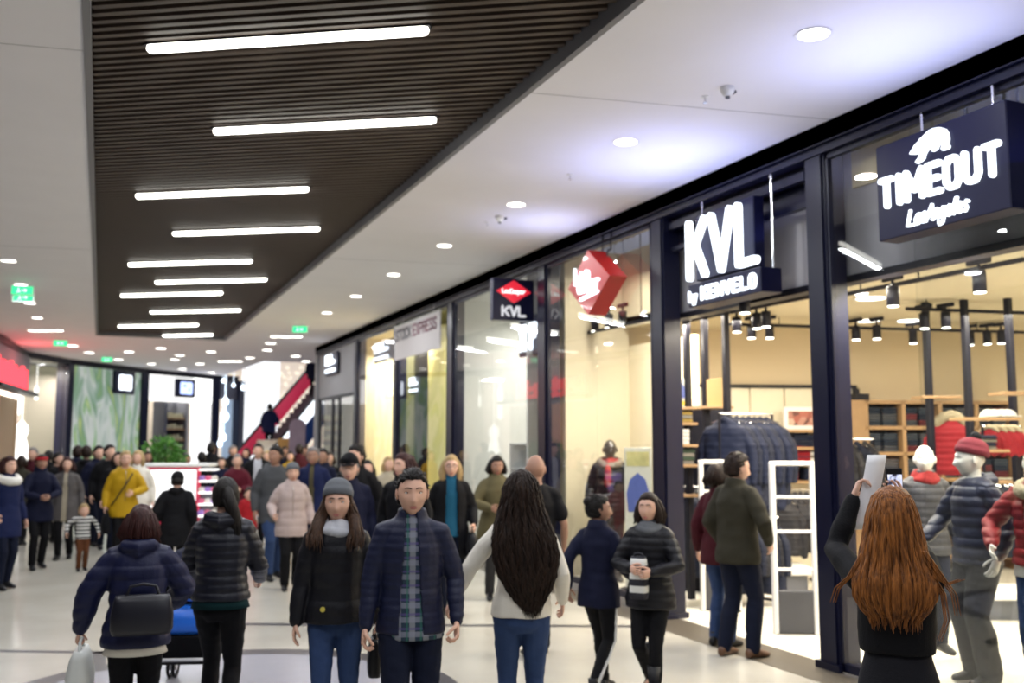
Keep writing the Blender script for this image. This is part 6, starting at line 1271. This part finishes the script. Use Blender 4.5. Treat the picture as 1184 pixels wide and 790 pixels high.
crowd = [  # u, scale, height, facing, coat, hair, male, skin, label
 (22, 62, 1.66, 160, 'olive', 'brown', 0, 0, 'person with dark hair behind the white fur collar'),
 (36, 58, 1.80, -10, 'mar', 'grey', 1, 0, 'bald looking man in a maroon top beneath the pale window'),
 (54, 56, 1.74, 170, 'blk', 'black', 0, 0, 'person in black with long dark hair under the glowing dress form'),
 (64, 60, 1.70, 60, 'blk', 'black', 1, 0, 'dark haired person in black beside the far left post'),
 (87, 60, 1.84, 165, 'navy2', 'brown', 1, 1, 'man in a dark coat at the left end of the mural'),
 (98, 61, 1.84, 190, 'blk', 'brown', 1, 1, 'man in a black coat second along the mural'),
 (111, 62, 1.84, 30, 'navy2', 'black', 1, 0, 'dark haired man in navy third along the mural'),
 (124, 64, 1.86, 12, 'blk', 'black', 1, 0, 'smiling man in a black jacket behind the yellow parka'),
 (134, 66, 1.74, 20, 'blk', 'black', 0, 0, 'dark haired person hidden mostly by the yellow parka'),
 (158, 69, 1.77, -15, 'wht', 'blonde', 0, 0, 'blonde woman right behind the yellow parka'),
 (169, 56, 1.72, 0, 'olive', 'brown', 0, 1, 'person standing left of the shrub'),
 (195, 52, 1.69, -10, 'blk', 'brown', 1, 1, 'shopkeeper in black behind the kiosk counter'),
 (215, 50, 1.62, 20, 'blk', 'black', 1, 1, 'dark haired person leaning on the kiosk far side'),
 (232, 54, 1.70, 180, 'blk', 'black', 1, 0, 'person in black beyond the right end of the kiosk'),
 (243, 50, 1.90, 170, 'blk', 'black', 1, 0, 'tall person all in black beneath the dark doorway'),
 (256, 56, 1.60, -20, 'navy2', 'brown', 0, 0, 'short person in navy at the right of the kiosk'),
 (268, 48, 1.83, 10, 'blk', 'grey', 1, 0, 'person in black behind the dark red coat'),
 (284, 46, 1.76, -5, 'navy2', 'brown', 0, 0, 'person in navy at the foot of the escalator'),
 (308, 52, 1.72, -15, 'olv2', 'blonde', 0, 0, 'fair haired person in olive beside the man in the white shirt'),
 (328, 46, 1.80, 10, 'navy2', 'brown', 1, 1, 'man in navy below the cream display board'),
 (335, 50, 1.70, -10, 'yel', 'black', 0, 0, 'person in a dull yellow top behind the pink coat'),
 (345, 48, 1.86, 175, 'mar', 'brown', 1, 0, 'person in maroon below the grey totem'),
 (352, 44, 1.80, 0, 'blk', 'black', 1, 1, 'man in black right of the grey totem'),
 (380, 60, 1.72, 15, 'blk', 'brown', 0, 0, 'person in black by the last shop front'),
 (425, 84, 1.66, -20, 'blk', 'black', 0, 0, 'dark haired person between the flat cap and the cream window'),
 (448, 74, 1.68, 20, 'cr', 'blonde', 0, 0, 'fair person in beige before the cream window')]
for (u, s_, h, fc, ct, hc, ml, sk, lab) in crowd:
    person(lab, u, s_, h, fc, dict(m=F_[ct], b=.035, hem=.74 + .06 * rng.rand(), collar='hood' if rng.rand() < .4 else 'stand'), L('blk' if rng.rand() < .6 else 'djean', b=.01), dict(c=hc, s='short' if ml else 'bob', len=.08 + .05 * rng.rand(), line=.064), dict(stride=.1 * rng.rand(), turn=.4 * rng.randn() * .5), 2, bool(ml), sk)
# on the escalator
def esc_at(u):
    best = min(np.linspace(0, 1, 200), key=lambda t: abs(592 + F * ((np.array([*(P0 + d2 * Lh * t), 3]) - CP) @ rgt) / ((np.array([*(P0 + d2 * Lh * t), 3]) - CP) @ fwd) - u)); return P0 + d2 * Lh * best, ZT * best
for u, h, c_, lab in ((312, 1.72, 'blue', 'person in dark blue riding the escalator, back turned'), (362, 1.75, 'navy2', 'dark clad person near the top of the escalator')):
    q_, z_ = esc_at(u); person(lab, u, 30, h, 170, dict(m=F_[c_], b=.06, hem=.7, collar='hood'), L('blk'), dict(c='black'), dict(R=(.3, .2, 1.05)), 2, True, 0, xy=q_, z0=z_ + .03)
pe = pos(352, 33); person('person in blue standing beside the grey totem under the escalator', 352, 33, 1.9, 10, dict(m=F_['blue'], b=.04, hem=.7), L('blk'), dict(c='brown'), {}, 2, True, 1)

# ------------------------------------------------------------------ mannequins
M_mw = mat('glossy_white_mannequin', (.80, .78, .72), .3, coat=.4); M_mb = mat('glossy_black_mannequin', (.010, .010, .012), .15, coat=.6)
xy = atx(705, 520, 6.3); person('black faceless mannequin in a dark shiny parka with fur collar and red scarf', 705, 90, 1.86, 5, dict(m=fabric('shiny_black_parka', (.018, .022, .030), .3), b=.040, hem=.74, quilt=(.06, .006), fur=fur_d, scarf=fabric('coral_red_scarf', (.34, .03, .03)), scarftail=1), L('trs'), None, {}, 1, True, name='mannequin', cat='mannequin', xy=xy[:2], z0=.085, mann=M_mb)
def mxy(u, x): return atx(u, 520, x)[:2]
person('white bald mannequin with a red scarf and grey puffer behind the glass', 1068, 140, 1.80, 25, dict(m=fabric('grey_camouflage_puffer', (.07, .07, .08), .5), b=.030, hem=.82, quilt=(.06, .007), scarf=fabric('coral_red_scarf', (.34, .03, .03))), L('djean'), None, dict(turn=-.5), 0, False, name='mannequin', cat='mannequin', xy=mxy(1067, 6.75), z0=.085, mann=M_mw)
person('white mannequin in a maroon pompom beanie, dark blue puffer and grey trousers', 1125, 155, 1.82, -55, dict(m=fabric('steel_navy_puffer', (.035, .042, .09), .4), b=.034, hem=.86, quilt=(.075, .010), collar='hood'), L('trs', b=.03, low=.03, shoe=M_leather), dict(s='hatonly', hat='beanie', hm=fabric('maroon_beanie', (.20, .025, .04)), pom=F_['blk']), dict(turn=-.25, R=(.22, .28, 1.02), L=(-.27, .03, .92), Rp=(1, -1, 0), curlR=.6), 0, True, name='mannequin', cat='mannequin', xy=mxy(1124, 6.25), z0=.085, mann=M_mw)
person('white mannequin in an open red puffer, cream sweater and blue jeans at the right edge', 1198, 158, 1.80, -20, dict(m=fabric('bright_red_puffer', (.30, .015, .02), .5), b=.036, hem=.92, quilt=(.065, .010), open=(.07, .06), fur=mat('beige_fur', (.35, .30, .20), .9), under=dict(m=F_['wht'], b=.014, hem=.84)), L('jean', b=.004), None, dict(R=(.26, .20, 1.04), Rp=(1, -1, 0)), 0, False, name='mannequin', cat='mannequin', xy=mxy(1199, 6.2), z0=.085, mann=M_mw)

# ------------------------------------------------------------------ carried things
def bag(nm, loc, rz, w, d, h, mt, lab, handle=.12, cat='bag'):
    r = empty(nm, loc, rz, label=lab, cat=cat); q = MB(); secs = [(0, .92, .9), (.03, 1, 1), (h * .5, 1.0, 1.05), (h * .85, .92, .75), (h, .86, .45)]
    q.rings([[(w / 2 * sx_ * math.copysign(abs(math.cos(a)) ** .5, math.cos(a)), d / 2 * sy_ * math.copysign(abs(math.sin(a)) ** .6, math.sin(a)), z) for a in [2 * PI * i / 24 for i in range(24)]] for z, sx_, sy_ in secs]); q.build('body', mt, r, True)
    q = MB(); q.tube([(-w * .28, 0, h * .9), (-w * .2, 0, h + handle * .8), (0, 0, h + handle), (w * .2, 0, h + handle * .8), (w * .28, 0, h * .9)], .009, 8); q.build('handle', mt, r, True); return r
def hangbag(D, side, w, d, h, mt, lab, nm, handle=.12):
    g = held(D, side, .06); return bag(nm, (g[0], g[1], g[2] - h - handle), D['rz'] + PI / 2, w, d, h, mt, lab, handle)
hangbag(ln, -1, .34, .14, .30, mat('translucent_white_bag', (.62, .64, .62), .5), 'white plastic carrier bag hanging from the short woman in navy', 'carrier_bag', .06)
hangbag(wom, -1, .18, .08, .22, M_leather, 'small black pouch held between the couple in front', 'pouch', .05)
hangbag(yw, 1, .30, .12, .30, F_['blk'], 'dark cloth bag hanging from the woman in the mustard parka', 'shoulder_bag', .05)
hangbag(bl, -1, .34, .14, .26, M_leather, 'black handbag carried by the blonde woman', 'handbag', .05)
g = ln['w']((.05, -.225, .93)); bag('shoulder_bag', g, ln['rz'], .34, .12, .22, mat('dark_leather_brass', (.004, .004, .010), .4), 'dark shoulder bag worn on the back of the short woman in navy', .06)
g = w8['w']((.02, .24, .90)); bag('carried_sweater', g, w8['rz'], .13, .10, .30, M_strp, 'grey striped folded top held by the woman in the thick scarf', .02, 'garment')
# stroller
sp_ = puf['p']; fd = np.array([-math.sin(puf['rz']), math.cos(puf['rz'])]); c_ = pos(224, 148)
st = empty('stroller', (c_[0], c_[1], 0), math.atan2(fd[1], fd[0]) - PI / 2, label='white framed stroller with a blue bag in its basket', cat='stroller'); q = MB(); 
def stp(*a): q.tube(list(a), .013, 8)
M_fr = mat('white_tube_frame', (.62, .62, .64), .35)
for s_ in (-.24, .24):
    q = MB(); stp((s_, -.38, .12), (s_, -.34, .30), (s_, .38, .22), (s_, .42, .10)); stp((s_, .1, .26), (s_, -.25, .80), (s_, -.50, 1.02)); stp((s_, -.34, .3), (s_, -.1, .62)); q.build('side_frame', M_fr, st, True)
q = MB(); stp((-.24, -.50, 1.02), (.24, -.50, 1.02)); q.build('handlebar', M_leather, st, True); q = MB(); stp((-.24, -.34, .30), (.24, -.34, .30)); q.build('crossbar', M_fr, st, True); q = MB(); stp((-.24, .38, .22), (.24, .38, .22)); q.build('crossbar', M_fr, st, True)
q = MB(); q.rings([[(x * .21, y * .28 * sc_ + .0, z) for x, y in ((-1, -1), (1, -1), (1, 1), (-1, 1))] for z, sc_ in ((.24, .8), (.27, 1), (.44, 1.1), (.46, 1.1))]); q.build('basket', F_['blk'], st)
q = MB(); q.rings([[(x * .20, .12 + y * .16 + t, z) for x, y in ((-1, -1), (1, -1), (1, 1), (-1, 1))] for z, t in ((.50, .1), (.60, .0), (.85, -.12), (1.0, -.2))]); q.build('seat', F_['blk'], st)
q = MB(); q.sph((0, -.05, .93), (.21, .26, .17), 18, 10, lambda p_, d: np.array((p_[0], p_[1], max(-.03, p_[2])))); q.build('canopy', F_['navy2'], st, True)
for x in (-.24, .24):
    for y in (-.40, .42):
        for dx in (-.022, .022): q = MB(); q.tube([(x + dx, y + .085 * math.cos(a), .092 + .08 * math.sin(a)) for a in np.linspace(0, 2 * PI, 17)], .013, 8); w_ = q.build('wheel', M_leather, st, True)
        q = MB(); q.cyl((x - .03, y, .09), (x + .03, y, .09), .03, 12); q.build('hub', M_fr, st)
sw = Matrix.Rotation(st.rotation_euler.z, 3, 'Z') @ Vector((0, -.18, .47)); bag('carrier_bag', (c_[0] + sw.x, c_[1] + sw.y, sw.z), st.rotation_euler.z, .34, .22, .20, mat('bright_blue_plastic', (.02, .16, .75), .35), 'bright blue plastic bag lying in the stroller', .04)
